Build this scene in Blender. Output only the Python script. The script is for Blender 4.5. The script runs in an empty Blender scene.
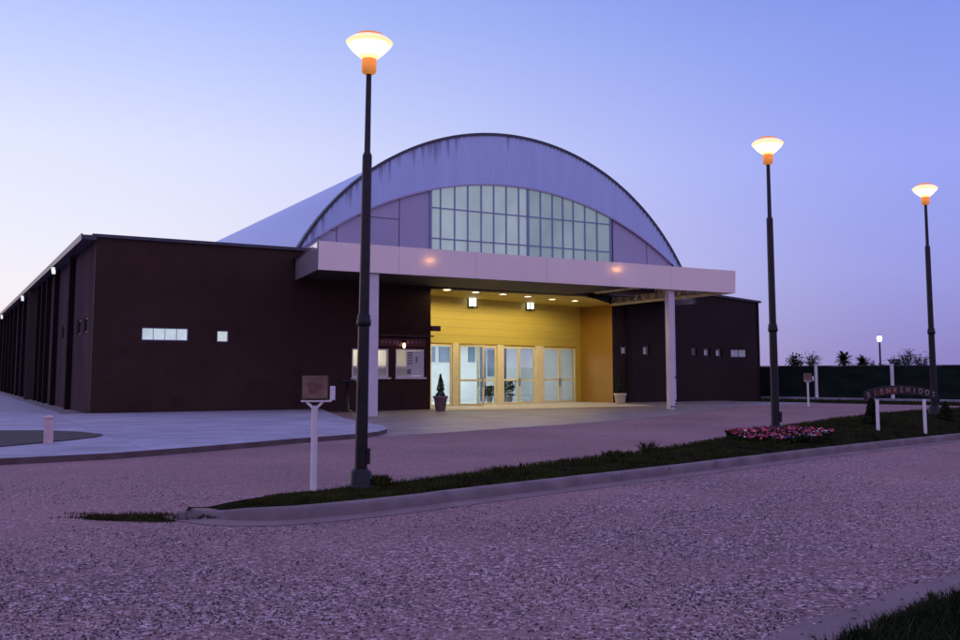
import bpy, bmesh, math, random
from math import sin, cos, tan, pi, radians, sqrt, atan2, hypot
from mathutils import Vector, Matrix, noise
random.seed(7)
C = bpy.context.scene.collection
scene = bpy.context.scene

# ------------------------------------------------------------------ camera model
F = 950.0; PITCH = radians(5.4); HOR = 374.0; CY = HOR - F*tan(PITCH)
CAM = Vector((0, 0, 1.5))
def ray(px, py):
    x = (px-480)/F; y = -(py-CY)/F
    return Vector((x, cos(PITCH)-y*sin(PITCH), sin(PITCH)+y*cos(PITCH)))
def G(px, py, z=0.0):
    d = ray(px, py); t = (z-CAM.z)/d.z
    return CAM + d*t
def at_depth(px, py, Y):
    d = ray(px, py); return CAM + d*(Y/d.y)
TH = radians(29.6)
U = Vector((cos(TH), sin(TH), 0)); V = Vector((-sin(TH), cos(TH), 0))
A0 = G(89.6, 416.6)
def loc(P):
    d = P-A0; return Vector((d.dot(U), d.dot(V), P.z))
def onv(px, py, v):
    d = ray(px, py); P0 = A0+V*v; t = (P0-CAM).dot(V)/d.dot(V)
    return loc(CAM+d*t)
def online(px, py, p, q):
    """point where the sight line meets the vertical plane through local plan points p, q -> (s along, z)"""
    P = A0+U*p[0]+V*p[1]; Q = A0+U*q[0]+V*q[1]
    D = (Q-P).normalized(); n = Vector((-D.y, D.x, 0))
    d = ray(px, py); t = (P-CAM).dot(n)/d.dot(n); X = CAM+d*t
    return (X-P).dot(D), X.z

cam_d = bpy.data.cameras.new('camera'); cam = bpy.data.objects.new('camera', cam_d); C.objects.link(cam)
cam.location = CAM; cam.rotation_euler = (pi/2+PITCH, 0, 0)
cam_d.sensor_width = 36; cam_d.lens = F/960*36; cam_d.shift_y = -(320-CY)/960
cam_d.clip_start = 0.05; cam_d.clip_end = 6000
scene.camera = cam

# ------------------------------------------------------------------ materials
def new_mat(name):
    m = bpy.data.materials.new(name); m.use_nodes = True
    nt = m.node_tree; b = nt.nodes['Principled BSDF']
    return m, nt, b
def nd(nt, kind, **kw):
    n = nt.nodes.new(kind)
    for k, v in kw.items():
        if k in n.inputs.keys(): n.inputs[k].default_value = v
        else: setattr(n, k, v)
    return n
def mixc(nt, fac, a, b, blend='MIX'):
    n = nt.nodes.new('ShaderNodeMix'); n.data_type = 'RGBA'; n.blend_type = blend
    def put(i, v):
        if hasattr(v, 'links'): nt.links.new(v, n.inputs[i])
        elif isinstance(v, (int, float)): n.inputs[i].default_value = v
        else: n.inputs[i].default_value = (*v[:3], 1)
    put(0, fac); put(6, a); put(7, b)
    return n.outputs[2]
def ramp(nt, fac, stops):
    r = nt.nodes.new('ShaderNodeValToRGB'); nt.links.new(fac, r.inputs[0])
    e = r.color_ramp.elements
    while len(e) < len(stops): e.new(0.5)
    for i, (p, c) in enumerate(stops):
        e[i].position = p; e[i].color = (*c, 1) if len(c) == 3 else c
    return r.outputs[0]
def coords(nt, scale=(1, 1, 1)):
    t = nt.nodes.new('ShaderNodeTexCoord'); m = nt.nodes.new('ShaderNodeMapping')
    nt.links.new(t.outputs['Object'], m.inputs[0]); m.inputs['Scale'].default_value = scale
    return m.outputs[0]
def noise_tex(nt, vec, scale, detail=4, rough=0.55):
    n = nd(nt, 'ShaderNodeTexNoise', Scale=scale, Detail=detail, Roughness=rough)
    nt.links.new(vec, n.inputs['Vector']); return n.outputs['Fac']
def bump(nt, b, h, strength, dist=0.02):
    n = nd(nt, 'ShaderNodeBump', Strength=strength, Distance=dist)
    nt.links.new(h, n.inputs['Height']); nt.links.new(n.outputs[0], b.inputs['Normal'])

def mat(name, c, rough=0.6, metal=0.0, var=0.15, scale=3.0, stretch=(1, 1, 1), bmp=0.0, bscale=40.0, spec=0.5, wear=None):
    m, nt, b = new_mat(name)
    v = coords(nt, stretch)
    f = noise_tex(nt, v, scale, 6)
    d = tuple(max(0, x*(1-var*1.6)) for x in c); l = tuple(min(1, x*(1+var*1.6)) for x in c)
    col = ramp(nt, f, [(0.25, d), (0.5, c), (0.75, l)])
    if wear:
        g = noise_tex(nt, v, wear[1], 8, 0.7)
        k = ramp(nt, g, [(wear[2], (0, 0, 0)), (min(1, wear[2]+0.12), (1, 1, 1))])
        col = mixc(nt, k, col, wear[0])
    nt.links.new(col, b.inputs['Base Color'])
    b.inputs['Roughness'].default_value = rough; b.inputs['Metallic'].default_value = metal
    b.inputs['Specular IOR Level'].default_value = spec
    if bmp: bump(nt, b, noise_tex(nt, coords(nt), bscale, 5), bmp)
    return m
def emit(name, c, s, var=0.0, scale=3):
    m, nt, b = new_mat(name)
    b.inputs['Base Color'].default_value = (*[x*0.5 for x in c], 1)
    b.inputs['Emission Color'].default_value = (*c, 1); b.inputs['Emission Strength'].default_value = s
    if var:
        f = noise_tex(nt, coords(nt), scale, 3)
        nt.links.new(ramp(nt, f, [(0.3, tuple(x*(1-var) for x in c)), (0.7, c)]), b.inputs['Emission Color'])
    return m
def glass(name, tint, gloss=0.12, rough=0.03):
    m, nt, b = new_mat(name)
    nt.nodes.remove(b)
    t = nd(nt, 'ShaderNodeBsdfTransparent', Color=(*tint, 1)); g = nd(nt, 'ShaderNodeBsdfGlossy', Roughness=rough)
    lw = nd(nt, 'ShaderNodeLayerWeight', Blend=0.25)
    mr = nd(nt, 'ShaderNodeMapRange'); mr.inputs['To Min'].default_value = gloss; mr.inputs['To Max'].default_value = 0.7
    nt.links.new(lw.outputs['Fresnel'], mr.inputs[0])
    mx = nd(nt, 'ShaderNodeMixShader')
    nt.links.new(mr.outputs[0], mx.inputs[0]); nt.links.new(t.outputs[0], mx.inputs[1]); nt.links.new(g.outputs[0], mx.inputs[2])
    nt.links.new(mx.outputs[0], nt.nodes['Material Output'].inputs[0])
    return m

def chip_seal():
    m, nt, b = new_mat('chip seal gravel')
    v = coords(nt)
    vo = nd(nt, 'ShaderNodeTexVoronoi', Scale=40.0, Randomness=1.0); nt.links.new(v, vo.inputs['Vector'])
    vo2 = nd(nt, 'ShaderNodeTexVoronoi', Scale=95.0, Randomness=1.0); nt.links.new(v, vo2.inputs['Vector'])
    sx = nd(nt, 'ShaderNodeSeparateColor'); nt.links.new(vo.outputs['Color'], sx.inputs[0])
    sx2 = nd(nt, 'ShaderNodeSeparateColor'); nt.links.new(vo2.outputs['Color'], sx2.inputs[0])
    c1 = ramp(nt, sx.outputs[0], [(0.0, (.02, .013, .013)), (0.22, (.065, .043, .043)), (0.34, (.19, .135, .13)), (0.72, (.28, .205, .195)), (0.88, (.46, .37, .365)), (1.0, (.78, .70, .70))])
    c2 = ramp(nt, sx2.outputs[1], [(0.0, (.03, .02, .022)), (0.35, (.19, .145, .14)), (0.8, (.30, .235, .225)), (1.0, (.70, .62, .63))])
    rot = nt.nodes.new('ShaderNodeVectorRotate'); rot.rotation_type = 'Z_AXIS'; nt.links.new(v, rot.inputs[0]); rot.inputs['Angle'].default_value = -radians(52)
    ms = nt.nodes.new('ShaderNodeVectorMath'); ms.operation = 'MULTIPLY'; nt.links.new(rot.outputs[0], ms.inputs[0]); ms.inputs[1].default_value = (.10, 1.0, 1)
    tracks = noise_tex(nt, ms.outputs[0], 0.85, 3, 0.5)
    patch = noise_tex(nt, v, 0.7, 6, 0.65)
    bm_ = nt.nodes.new('ShaderNodeMix'); bm_.data_type = 'FLOAT'; bm_.inputs[0].default_value = .45; nt.links.new(tracks, bm_.inputs[2]); nt.links.new(patch, bm_.inputs[3])
    big = bm_.outputs[0]
    worn = ramp(nt, big, [(0.44, (0, 0, 0)), (0.58, (1, 1, 1))])
    col = mixc(nt, 0.32, c1, c2)
    smooth = mixc(nt, 0.66, col, (.27, .19, .175))
    k = nt.nodes.new('ShaderNodeMath'); k.operation = 'MULTIPLY'; k.inputs[1].default_value = 0.9
    nt.links.new(worn, k.inputs[0])
    # the lane on the hall's side of the island has a finer, more worn dressing than the near road
    a_, c_ = G(300, 519.5), G(960, 439.5); dr_ = (c_-a_).normalized(); n_ = Vector((-dr_.y, dr_.x, 0)); tip = G(190, 509)
    dt = nt.nodes.new('ShaderNodeVectorMath'); dt.operation = 'DOT_PRODUCT'; nt.links.new(v, dt.inputs[0]); dt.inputs[1].default_value = n_
    ja = nt.nodes.new('ShaderNodeMath'); ja.operation = 'MULTIPLY_ADD'; nt.links.new(patch, ja.inputs[0]); ja.inputs[1].default_value = 3.0; nt.links.new(dt.outputs['Value'], ja.inputs[2])
    ln_ = nt.nodes.new('ShaderNodeMapRange'); ln_.interpolation_type = 'SMOOTHSTEP'; nt.links.new(ja.outputs[0], ln_.inputs[0])
    ln_.inputs[1].default_value = tip.dot(n_)+.6; ln_.inputs[2].default_value = tip.dot(n_)+2.8; ln_.inputs[4].default_value = .95
    mx_ = nt.nodes.new('ShaderNodeMath'); mx_.operation = 'MAXIMUM'; nt.links.new(k.outputs[0], mx_.inputs[0]); nt.links.new(ln_.outputs[0], mx_.inputs[1])
    col = mixc(nt, mx_.outputs[0], col, smooth)
    tone = ramp(nt, noise_tex(nt, v, 0.23, 3), [(0.3, (.90, .77, .84)), (0.7, (1.30, 1.09, 1.15))])
    col = mixc(nt, 1.0, col, tone, 'MULTIPLY')
    nt.links.new(col, b.inputs['Base Color'])
    b.inputs['Roughness'].default_value = 0.9; b.inputs['Specular IOR Level'].default_value = 0.1
    inv = nt.nodes.new('ShaderNodeMath'); inv.operation = 'SUBTRACT'; inv.inputs[0].default_value = 1.0
    nt.links.new(vo.outputs['Distance'], inv.inputs[1])
    bump(nt, b, inv.outputs[0], 0.8, 0.02)
    return m

def cladding_mat():
    """galvanised ribbed cladding with drip stains running down from the arched edge"""
    m, nt, b = new_mat('stained galvanised cladding')
    t = nt.nodes.new('ShaderNodeTexCoord'); s = nd(nt, 'ShaderNodeSeparateXYZ'); nt.links.new(t.outputs['Object'], s.inputs[0])
    def mth(op, a, bb=None):
        n = nt.nodes.new('ShaderNodeMath'); n.operation = op
        for i, x in enumerate((a, bb)):
            if x is None: continue
            if hasattr(x, 'links'): nt.links.new(x, n.inputs[i])
            else: n.inputs[i].default_value = x
        return n.outputs[0]
    du = mth('SUBTRACT', s.outputs[0], 18.51)
    top = mth('ADD', mth('SQRT', mth('MAXIMUM', mth('SUBTRACT', 12.07**2, mth('MULTIPLY', du, du)), 0.0)), 0.676)
    below = mth('SUBTRACT', top, s.outputs[2])                     # metres under the roof edge, straight down
    strk = noise_tex(nt, coords(nt, (2.6, 0.01, 0.02)), 1.0, 3, 0.7)
    ln = mth('MULTIPLY', mth('SUBTRACT', mth('SUBTRACT', strk, mth('MULTIPLY', mth('MAXIMUM', mth('ADD', du, 4.0), 0.0), 0.016)), 0.43), 6.5)          # how far each stain has run
    k = mth('MULTIPLY', mth('SUBTRACT', ln, below), 1.3)
    k = ramp(nt, k, [(0.0, (0, 0, 0)), (1.0, (.62, .62, .62))])
    f = noise_tex(nt, coords(nt, (1.4, 1, 0.25)), 1.2, 5)
    col = ramp(nt, f, [(0.25, (.44, .55, .84)), (0.75, (.51, .62, .92))])
    col = mixc(nt, k, col, (.12, .125, .21))
    nt.links.new(col, b.inputs['Base Color'])
    b.inputs['Metallic'].default_value = 0.1; b.inputs['Roughness'].default_value = 0.5
    return m

M = {}
M['road'] = chip_seal()
M['ground'] = mat('dry field soil', (.05, .05, .035), .95, var=.35, scale=.3, bmp=.4, bscale=3)
M['concrete'] = mat('pale concrete', (.36, .345, .43), .75, var=.1, scale=.6, bmp=.15, bscale=60, wear=((.28, .265, .32), 1.4, .58))
M['drive'] = mat('driveway concrete', (.25, .20, .205), .55, var=.16, scale=.5, bmp=.12, bscale=40, wear=((.17, .14, .155), .8, .55))
M['kerb'] = mat('kerb concrete', (.20, .155, .168), .9, spec=.08, var=.18, scale=2.5, bmp=.2, bscale=50, wear=((.11, .085, .09), 2.2, .57))
M['gutter'] = mat('gutter concrete', (.225, .16, .165), .9, spec=.05, var=.14, scale=1.4, bmp=.15, bscale=60, wear=((.18, .14, .14), 2.5, .6))
M['entry_pool'] = mat('painted downlight pool', (.46, .40, .33), .7, var=.08, scale=1.2, bmp=.1, bscale=30)  # paler, yellower floor colour: the downlights' pool is painted into it
def add_joints(m, c, w, h, amt=.55):
    nt = m.node_tree; b = nt.nodes['Principled BSDF']; src = b.inputs['Base Color'].links[0].from_socket
    rt = nt.nodes.new('ShaderNodeVectorRotate'); rt.rotation_type = 'Z_AXIS'; nt.links.new(coords(nt), rt.inputs[0]); rt.inputs['Angle'].default_value = -TH
    bk = nt.nodes.new('ShaderNodeTexBrick'); nt.links.new(rt.outputs[0], bk.inputs[0]); bk.offset = 0
    bk.inputs['Scale'].default_value = 1; bk.inputs['Brick Width'].default_value = w; bk.inputs['Row Height'].default_value = h; bk.inputs['Mortar Size'].default_value = .014
    bk.inputs['Color1'].default_value = (1, 1, 1, 1); bk.inputs['Color2'].default_value = (.90, .90, .90, 1); bk.inputs['Mortar'].default_value = (amt, amt, amt, 1)
    st = ramp(nt, noise_tex(nt, coords(nt, (1, 2.2, 1)), .9, 7, .7), [(.38, (.74, .72, .72)), (.56, (1, 1, 1))])
    nt.links.new(mixc(nt, 1.0, mixc(nt, 1.0, src, bk.outputs[0], 'MULTIPLY'), st, 'MULTIPLY'), b.inputs['Base Color'])
add_joints(M['concrete'], 1, 3.4, 3.0); add_joints(M['drive'], 1, 4.2, 3.6, .7)
M['kerbdark'] = mat('dark kerb face', (.105, .07, .075), .85, var=.25, scale=2.5, bmp=.2, bscale=40)  # side face darker than the paving on top
M['soil'] = mat('dark soil', (.045, .035, .035), .95, var=.35, scale=5, bmp=.6, bscale=30)
M['turf'] = mat('turf soil', (.016, .016, .008), .95, spec=0.0, var=.4, scale=4, bmp=.6, bscale=30)
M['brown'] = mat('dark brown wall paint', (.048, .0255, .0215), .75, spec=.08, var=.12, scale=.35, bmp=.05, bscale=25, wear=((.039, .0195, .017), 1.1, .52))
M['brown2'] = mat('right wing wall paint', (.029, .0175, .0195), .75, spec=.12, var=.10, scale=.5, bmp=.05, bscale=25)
M['side'] = mat('side panel paint', (.078, .055, .060), .95, spec=0.0, var=.14, scale=.7, stretch=(1, 1, .3), bmp=.05, bscale=25)
M['pilaster'] = mat('pilaster paint', (.018, .011, .014), .9, spec=0.05, var=.2, scale=2)
M['trim'] = mat('dark roof trim', (.05, .05, .075), .45, .3, var=.2, scale=4)
M['vault'] = mat('vault sheet metal', (.47, .52, .72), .42, .3, var=.06, scale=.25, stretch=(1, .1, 1))
M['clad'] = cladding_mat()
M['gpanel'] = mat('gable panel', (.43, .40, .57), .45, var=.07, scale=.6)
M['joint'] = mat('dark joint', (.12, .11, .16), .6, var=.1)
M['mull'] = mat('window mullion', (.16, .19, .27), .4, .4, var=.1)
M['fascia'] = mat('white composite panel', (.68, .60, .62), .11, .25, var=.03, scale=.7, spec=.6, bmp=.035, bscale=1.6)
_f = M['fascia'].node_tree.nodes['Principled BSDF']; _f.inputs['Coat Weight'].default_value = 1.0; _f.inputs['Coat Roughness'].default_value = .05
M['white'] = mat('white paint', (.74, .70, .74), .45, var=.06, scale=3, wear=((.5, .45, .45), 6, .66))
M['column'] = mat('column paint', (.62, .55, .62), .45, var=.06, scale=2)
M['steel'] = mat('canopy steel', (.80, .68, .46), .5, .1, var=.15, scale=3)
M['soffit'] = mat('dark soffit', (.035, .024, .024), .7, var=.15, scale=1)
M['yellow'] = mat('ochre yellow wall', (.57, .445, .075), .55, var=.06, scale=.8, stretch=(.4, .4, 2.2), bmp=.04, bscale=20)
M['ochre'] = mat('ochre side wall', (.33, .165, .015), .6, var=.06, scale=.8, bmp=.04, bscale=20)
M['doorframe'] = mat('cream door frame', (.82, .72, .42), .4, var=.05, scale=3)
M['black'] = mat('black metal', (.014, .012, .016), .42, .5, var=.25, scale=6)
M['darkred'] = mat('dark red paint', (.085, .009, .012), .5, var=.15, scale=5)
M['lobbywall'] = mat('lobby wall', (.78, .80, .80), .7, var=.08, scale=.8)
M['lobbyblue'] = mat('lobby blue panel', (.22, .30, .42), .6, var=.15, scale=1)
M['lobbyfloor'] = mat('lobby floor', (.40, .40, .38), .35, var=.1, scale=1)
M['cream'] = mat('booth cream wall', (.80, .76, .62), .7, var=.05)
M['paper'] = mat('paper notice', (.62, .62, .66), .8, var=.05)
M['ink'] = mat('dark print', (.20, .20, .23), .8, var=.1)
M['glass'] = glass('clear door glass', (.86, .92, .96), .025)
M['boothglass'] = glass('booth glass', (.92, .93, .93), .05)
M['darkglass'] = mat('dark window glass', (.012, .012, .02), .08, var=.05, spec=.7)
M['terracotta'] = mat('plum pot', (.20, .12, .135), .7, var=.2, scale=6, bmp=.1, bscale=30)
M['stonepot'] = mat('pale pot', (.50, .44, .38), .7, var=.15, scale=6)
M['bollard'] = mat('pinkish stone', (.58, .43, .44), .75, var=.12, scale=8, bmp=.1)
M['leafdark'] = mat('dark foliage', (.022, .033, .016), .8, spec=0.0, var=.5, scale=6)
M['leafmid'] = mat('mid foliage', (.035, .055, .020), .75, spec=0.0, var=.4, scale=5)
M['leaflight'] = mat('pale foliage', (.065, .085, .035), .75, spec=0.0, var=.3, scale=5)
M['blade'] = mat('grass blades', (.030, .043, .012), .9, var=.5, scale=3, spec=0.0)
M['bladedry'] = mat('dry grass blades', (.075, .055, .022), .9, var=.4, scale=3, spec=0.0)
M['bark'] = mat('bark', (.035, .026, .022), .9, var=.3, scale=10)
M['netting'] = mat('shade netting', (.014, .023, .02), .95, spec=0.0, var=.25, scale=.9, stretch=(1, 1, 3), bmp=.15, bscale=30)
M['pink'] = mat('pink petals', (.60, .07, .15), .7, var=.2, scale=20)
M['red'] = mat('red petals', (.45, .025, .05), .7, var=.2, scale=20)
M['whitepetal'] = mat('white petals', (.75, .70, .74), .7, var=.05, scale=20)
M['violet'] = mat('violet petals', (.10, .06, .26), .7, var=.2, scale=20)
M['rustface'] = mat('reddish lens face', (.18, .098, .068), .38, var=.35, scale=5, wear=((.24, .18, .16), 9, .58))
M['rustred'] = mat('worn red patch', (.15, .055, .052), .5, var=.4, scale=9)
M['housing'] = mat('brown housing', (.13, .095, .09), .55, .2, var=.2, scale=8)
M['signwood'] = mat('sign wood', (.013, .008, .009), .75, var=.3, scale=9)
M['signred'] = mat('sign red patch', (.13, .012, .014), .7, var=.3, scale=14)
M['letter'] = mat('worn sign letters', (.22, .155, .155), .6, var=.3, scale=14)
M['stone_l'] = mat('light chippings', (.50, .40, .395), .85, var=.3, scale=9)
M['stone_d'] = mat('dark chippings', (.045, .03, .03), .85, var=.3, scale=9)
M['neck'] = emit('lantern neck painted glow', (1.0, .36, .07), .55, .3, 6)  # the bowl's light on neck and cap, painted in as their own emission
M['capm'] = mat('lantern cap', (.34, .30, .14), .5, .2, var=.1, scale=8)
M['farlamp'] = emit('far lamp glass', (.80, .95, 1.0), 8.0)
M['downglow'] = emit('downlight glass', (1.0, .80, .45), 14.0)
M['lantern'] = emit('white lantern glass', (.93, .98, .90), 2.2)
M['bulb'] = emit('warm bulb glass', (1.0, .72, .42), 5.0)
M['eavelamp'] = emit('eave lamp glass', (.90, .95, 1.0), .9)
M['litpane'] = emit('lit window pane', (.70, .84, .86), .72, .35, 1.1)
M['litpane2'] = emit('dim lit window pane', (.45, .45, .62), .22, .55, 6)
M['litpane3'] = emit('side lit pane', (.72, .80, .76), .75, .2, 4)
M['sidepane'] = mat('dark side window', (.008, .008, .012), .15, var=.05)
M['tube'] = emit('lobby ceiling panel', (.85, .95, 1.0), 3.0)
def bowl_mat():
    m, nt, b = new_mat('sodium lamp glass')
    t = nt.nodes.new('ShaderNodeTexCoord'); sp = nd(nt, 'ShaderNodeSeparateXYZ'); nt.links.new(t.outputs['Object'], sp.inputs[0])
    mp = nd(nt, 'ShaderNodeMapRange'); nt.links.new(sp.outputs[2], mp.inputs[0]); mp.inputs[1].default_value = 5.66; mp.inputs[2].default_value = 5.98
    c = ramp(nt, mp.outputs[0], [(0.0, (1, .36, .08)), (0.22, (1, .46, .12)), (0.5, (1, .52, .16)), (0.8, (1, .46, .10)), (1.0, (1, .38, .07))])
    st = ramp(nt, mp.outputs[0], [(0.0, (.06, .06, .06)), (0.16, (.30, .30, .30)), (0.34, (1, 1, 1)), (0.54, (.35, .35, .35)), (0.62, (.07, .07, .07)), (0.82, (.052, .052, .052)), (1.0, (.04, .04, .04))])
    k = nt.nodes.new('ShaderNodeMath'); k.operation = 'MULTIPLY'; k.inputs[1].default_value = 24.0; nt.links.new(st, k.inputs[0])
    nt.links.new(c, b.inputs['Emission Color']); nt.links.new(k.outputs[0], b.inputs['Emission Strength'])
    return m
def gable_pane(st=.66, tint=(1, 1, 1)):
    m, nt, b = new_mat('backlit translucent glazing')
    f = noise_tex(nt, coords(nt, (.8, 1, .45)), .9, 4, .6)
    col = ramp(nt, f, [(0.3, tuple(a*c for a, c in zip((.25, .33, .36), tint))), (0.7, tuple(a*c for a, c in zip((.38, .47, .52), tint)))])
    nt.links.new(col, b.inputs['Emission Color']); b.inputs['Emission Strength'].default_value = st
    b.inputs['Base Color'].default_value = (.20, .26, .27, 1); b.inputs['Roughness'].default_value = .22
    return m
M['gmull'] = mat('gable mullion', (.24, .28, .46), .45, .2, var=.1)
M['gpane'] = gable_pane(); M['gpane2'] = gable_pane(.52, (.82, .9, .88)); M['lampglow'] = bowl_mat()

# ------------------------------------------------------------------ mesh helpers
class MB:
    def __init__(s): s.v = []; s.f = []; s.m = []; s.sm = []; s.mats = []
    def slot(s, m):
        if m not in s.mats: s.mats.append(m)
        return s.mats.index(m)
    def add(s, vs, fs, m=None, smooth=False):
        o = len(s.v); s.v += [tuple(x) for x in vs]; k = s.slot(m) if m else 0
        for f in fs: s.f.append(tuple(i+o for i in f)); s.m.append(k); s.sm.append(smooth)
    def box(s, x0, x1, y0, y1, z0, z1, m=None, mtx=None):
        vs = [Vector((x, y, z)) for z in (z0, z1) for y in (y0, y1) for x in (x0, x1)]
        if mtx: vs = [mtx @ v for v in vs]
        s.add(vs, [(0, 2, 3, 1), (4, 5, 7, 6), (0, 1, 5, 4), (2, 6, 7, 3), (1, 3, 7, 5), (0, 4, 6, 2)], m)
    def bar(s, a, b, w, h=None, m=None, up=Vector((0, 0, 1))):
        a = Vector(a); b = Vector(b); d = b-a; L = d.length; d.normalize(); h = h or w
        x = d.cross(up); x = x.normalized() if x.length > 1e-4 else Vector((1, 0, 0))
        y = x.cross(d)
        mt = Matrix((x, d, y)).transposed().to_4x4(); mt.translation = a
        s.box(-w/2, w/2, 0, L, -h/2, h/2, m, mt)
    def lathe(s, prof, n=20, m=None, c=(0, 0, 0), smooth=True, cap=True):
        vs = []; fs = []
        for r, z in prof:
            for i in range(n):
                a = 2*pi*i/n; vs.append((c[0]+r*cos(a), c[1]+r*sin(a), c[2]+z))
        for j in range(len(prof)-1):
            for i in range(n):
                k = (i+1) % n; fs.append((j*n+i, j*n+k, (j+1)*n+k, (j+1)*n+i))
        s.add(vs, fs, m, smooth)
        if cap:
            s.add([vs[i] for i in range(n)], [tuple(range(n-1, -1, -1))], m)
            s.add([vs[(len(prof)-1)*n+i] for i in range(n)], [tuple(range(n))], m)
    def tube(s, pts, radii, n=7, m=None):
        pts = [Vector(p) for p in pts]; vs = []; fs = []
        for j, p in enumerate(pts):
            d = (pts[min(j+1, len(pts)-1)]-pts[max(j-1, 0)]).normalized()
            x = d.orthogonal().normalized(); y = d.cross(x)
            for i in range(n):
                a = 2*pi*i/n; vs.append(p+(x*cos(a)+y*sin(a))*radii[j])
        for j in range(len(pts)-1):
            for i in range(n):
                k = (i+1) % n; fs.append((j*n+i, j*n+k, (j+1)*n+k, (j+1)*n+i))
        s.add(vs, fs, m, True)
    def build(s, name, m=None, parent=None, bevel=0):
        me = bpy.data.meshes.new(name); me.from_pydata(s.v, [], s.f)
        if m and not s.mats: s.mats = [m]
        for x in s.mats: me.materials.append(M[x] if isinstance(x, str) else x)
        for p, k, sm in zip(me.polygons, s.m, s.sm): p.material_index = k; p.use_smooth = sm
        me.update()
        o = bpy.data.objects.new(name, me); C.objects.link(o)
        if parent: o.parent = parent
        if bevel:
            bv = o.modifiers.new('bevel', 'BEVEL'); bv.width = bevel; bv.segments = 2; bv.limit_method = 'ANGLE'
        return o
def tag(o, label=None, cat=None, group=None, kind=None):
    if label: o['label'] = label
    if cat: o['category'] = cat
    if group: o['group'] = group
    if kind: o['kind'] = kind
    return o
def thing(name, at, label, cat, group=None, rz=0.0, parent=None):
    o = bpy.data.objects.new(name, None); C.objects.link(o); o.empty_display_size = .2
    o.location = at; o.rotation_euler = (0, 0, rz); tag(o, label, cat, group)
    return o
def copy_tree(o, parent=None):
    c = o.copy(); C.objects.link(c)
    if parent: c.parent = parent
    for ch in list(o.children): copy_tree(ch, c)
    return c
def node(name, parent):
    o = bpy.data.objects.new(name, None); C.objects.link(o); o.parent = parent; return o
def sheet(name, pts, m, label=None):
    """flat polygon, triangulated"""
    bm = bmesh.new(); vs = [bm.verts.new(p) for p in pts]; f = bm.faces.new(vs)
    if f.normal.z < 0: f.normal_flip()
    bm.normal_update()
    if bm.faces[:][0].normal.z < 0: bmesh.ops.reverse_faces(bm, faces=bm.faces[:])
    bmesh.ops.triangulate(bm, faces=bm.faces[:])
    me = bpy.data.meshes.new(name); bm.to_mesh(me); bm.free(); me.materials.append(M[m])
    o = bpy.data.objects.new(name, me); C.objects.link(o); o['kind'] = 'structure'
    return o
def slab(name, pts, z0, z1, m, side=None):
    n = len(pts); area = sum(pts[i][0]*pts[(i+1) % n][1]-pts[(i+1) % n][0]*pts[i][1] for i in range(n))
    if area < 0: pts = pts[::-1]
    b = MB()
    vs = [(p[0], p[1], z1) for p in pts]+[(p[0], p[1], z0) for p in pts]
    b.add(vs, [tuple(range(n))], m)
    b.add(vs, [(i, n+i, n+(i+1) % n, (i+1) % n) for i in range(n)], side or m)
    o = b.build(name); o['kind'] = 'structure'
    return o

def wall(b, p, q, z0, z1, t, holes=(), m=None, rev=None, ztop=None):
    """vertical wall from plan point p to q, thickness t to the left, rectangular holes (s0,s1,z0,z1)"""
    p = Vector((p[0], p[1], 0)); q = Vector((q[0], q[1], 0)); L = (q-p).length; d = (q-p)/L; n = Vector((-d.y, d.x, 0))
    S = sorted({0.0, L, *[h[0] for h in holes], *[h[1] for h in holes]})
    Z = sorted({z0, z1, *[h[2] for h in holes], *[h[3] for h in holes]})
    def P(s, z, k):
        zz = z if (ztop is None or z < z1-1e-6) else ztop(s)
        v = p+d*s+n*(t*k); return (v.x, v.y, zz)
    def solid(i, j):
        if i < 0 or j < 0 or i >= len(S)-1 or j >= len(Z)-1: return False
        s = (S[i]+S[i+1])/2; z = (Z[j]+Z[j+1])/2
        return not any(h[0] < s < h[1] and h[2] < z < h[3] for h in holes)
    for i in range(len(S)-1):
        for j in range(len(Z)-1):
            if not solid(i, j): continue
            a, c, e, g = S[i], S[i+1], Z[j], Z[j+1]
            b.add([P(a, e, 0), P(c, e, 0), P(c, g, 0), P(a, g, 0)], [(0, 1, 2, 3)], m)
            b.add([P(a, e, 1), P(c, e, 1), P(c, g, 1), P(a, g, 1)], [(3, 2, 1, 0)], m)
            r = rev or m
            if not solid(i-1, j): b.add([P(a, e, 0), P(a, g, 0), P(a, g, 1), P(a, e, 1)], [(0, 1, 2, 3)], r)
            if not solid(i+1, j): b.add([P(c, e, 0), P(c, g, 0), P(c, g, 1), P(c, e, 1)], [(3, 2, 1, 0)], r)
            if not solid(i, j-1): b.add([P(a, e, 0), P(c, e, 0), P(c, e, 1), P(a, e, 1)], [(3, 2, 1, 0)], r)
            if not solid(i, j+1): b.add([P(a, g, 0), P(c, g, 0), P(c, g, 1), P(a, g, 1)], [(0, 1, 2, 3)], r)
    return L

def line_frame(p, q):
    """matrix whose x runs along p->q, y inward (left), z up"""
    d = Vector((q[0]-p[0], q[1]-p[1], 0)).normalized(); n = Vector((-d.y, d.x, 0))
    m = Matrix((d, n, Vector((0, 0, 1)))).transposed().to_4x4(); m.translation = (p[0], p[1], 0); return m

# ------------------------------------------------------------------ setting: ground, road, pavements
b = MB(); b.add([(-900, -60, -.03), (900, -60, -.03), (900, 2500, -.03), (-900, 2500, -.03)], [(0, 1, 2, 3)])
tag(b.build('ground', 'ground'), kind='structure')
sheet('road', [(-60, -20, 0), (60, -20, 0), (60, 46, 0), (40, 52, 0), (20, 62, 0), (-60, 62, 0)], 'road')

def GP(pts, z): return [G(x, y, z) for x, y in pts]
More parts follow.
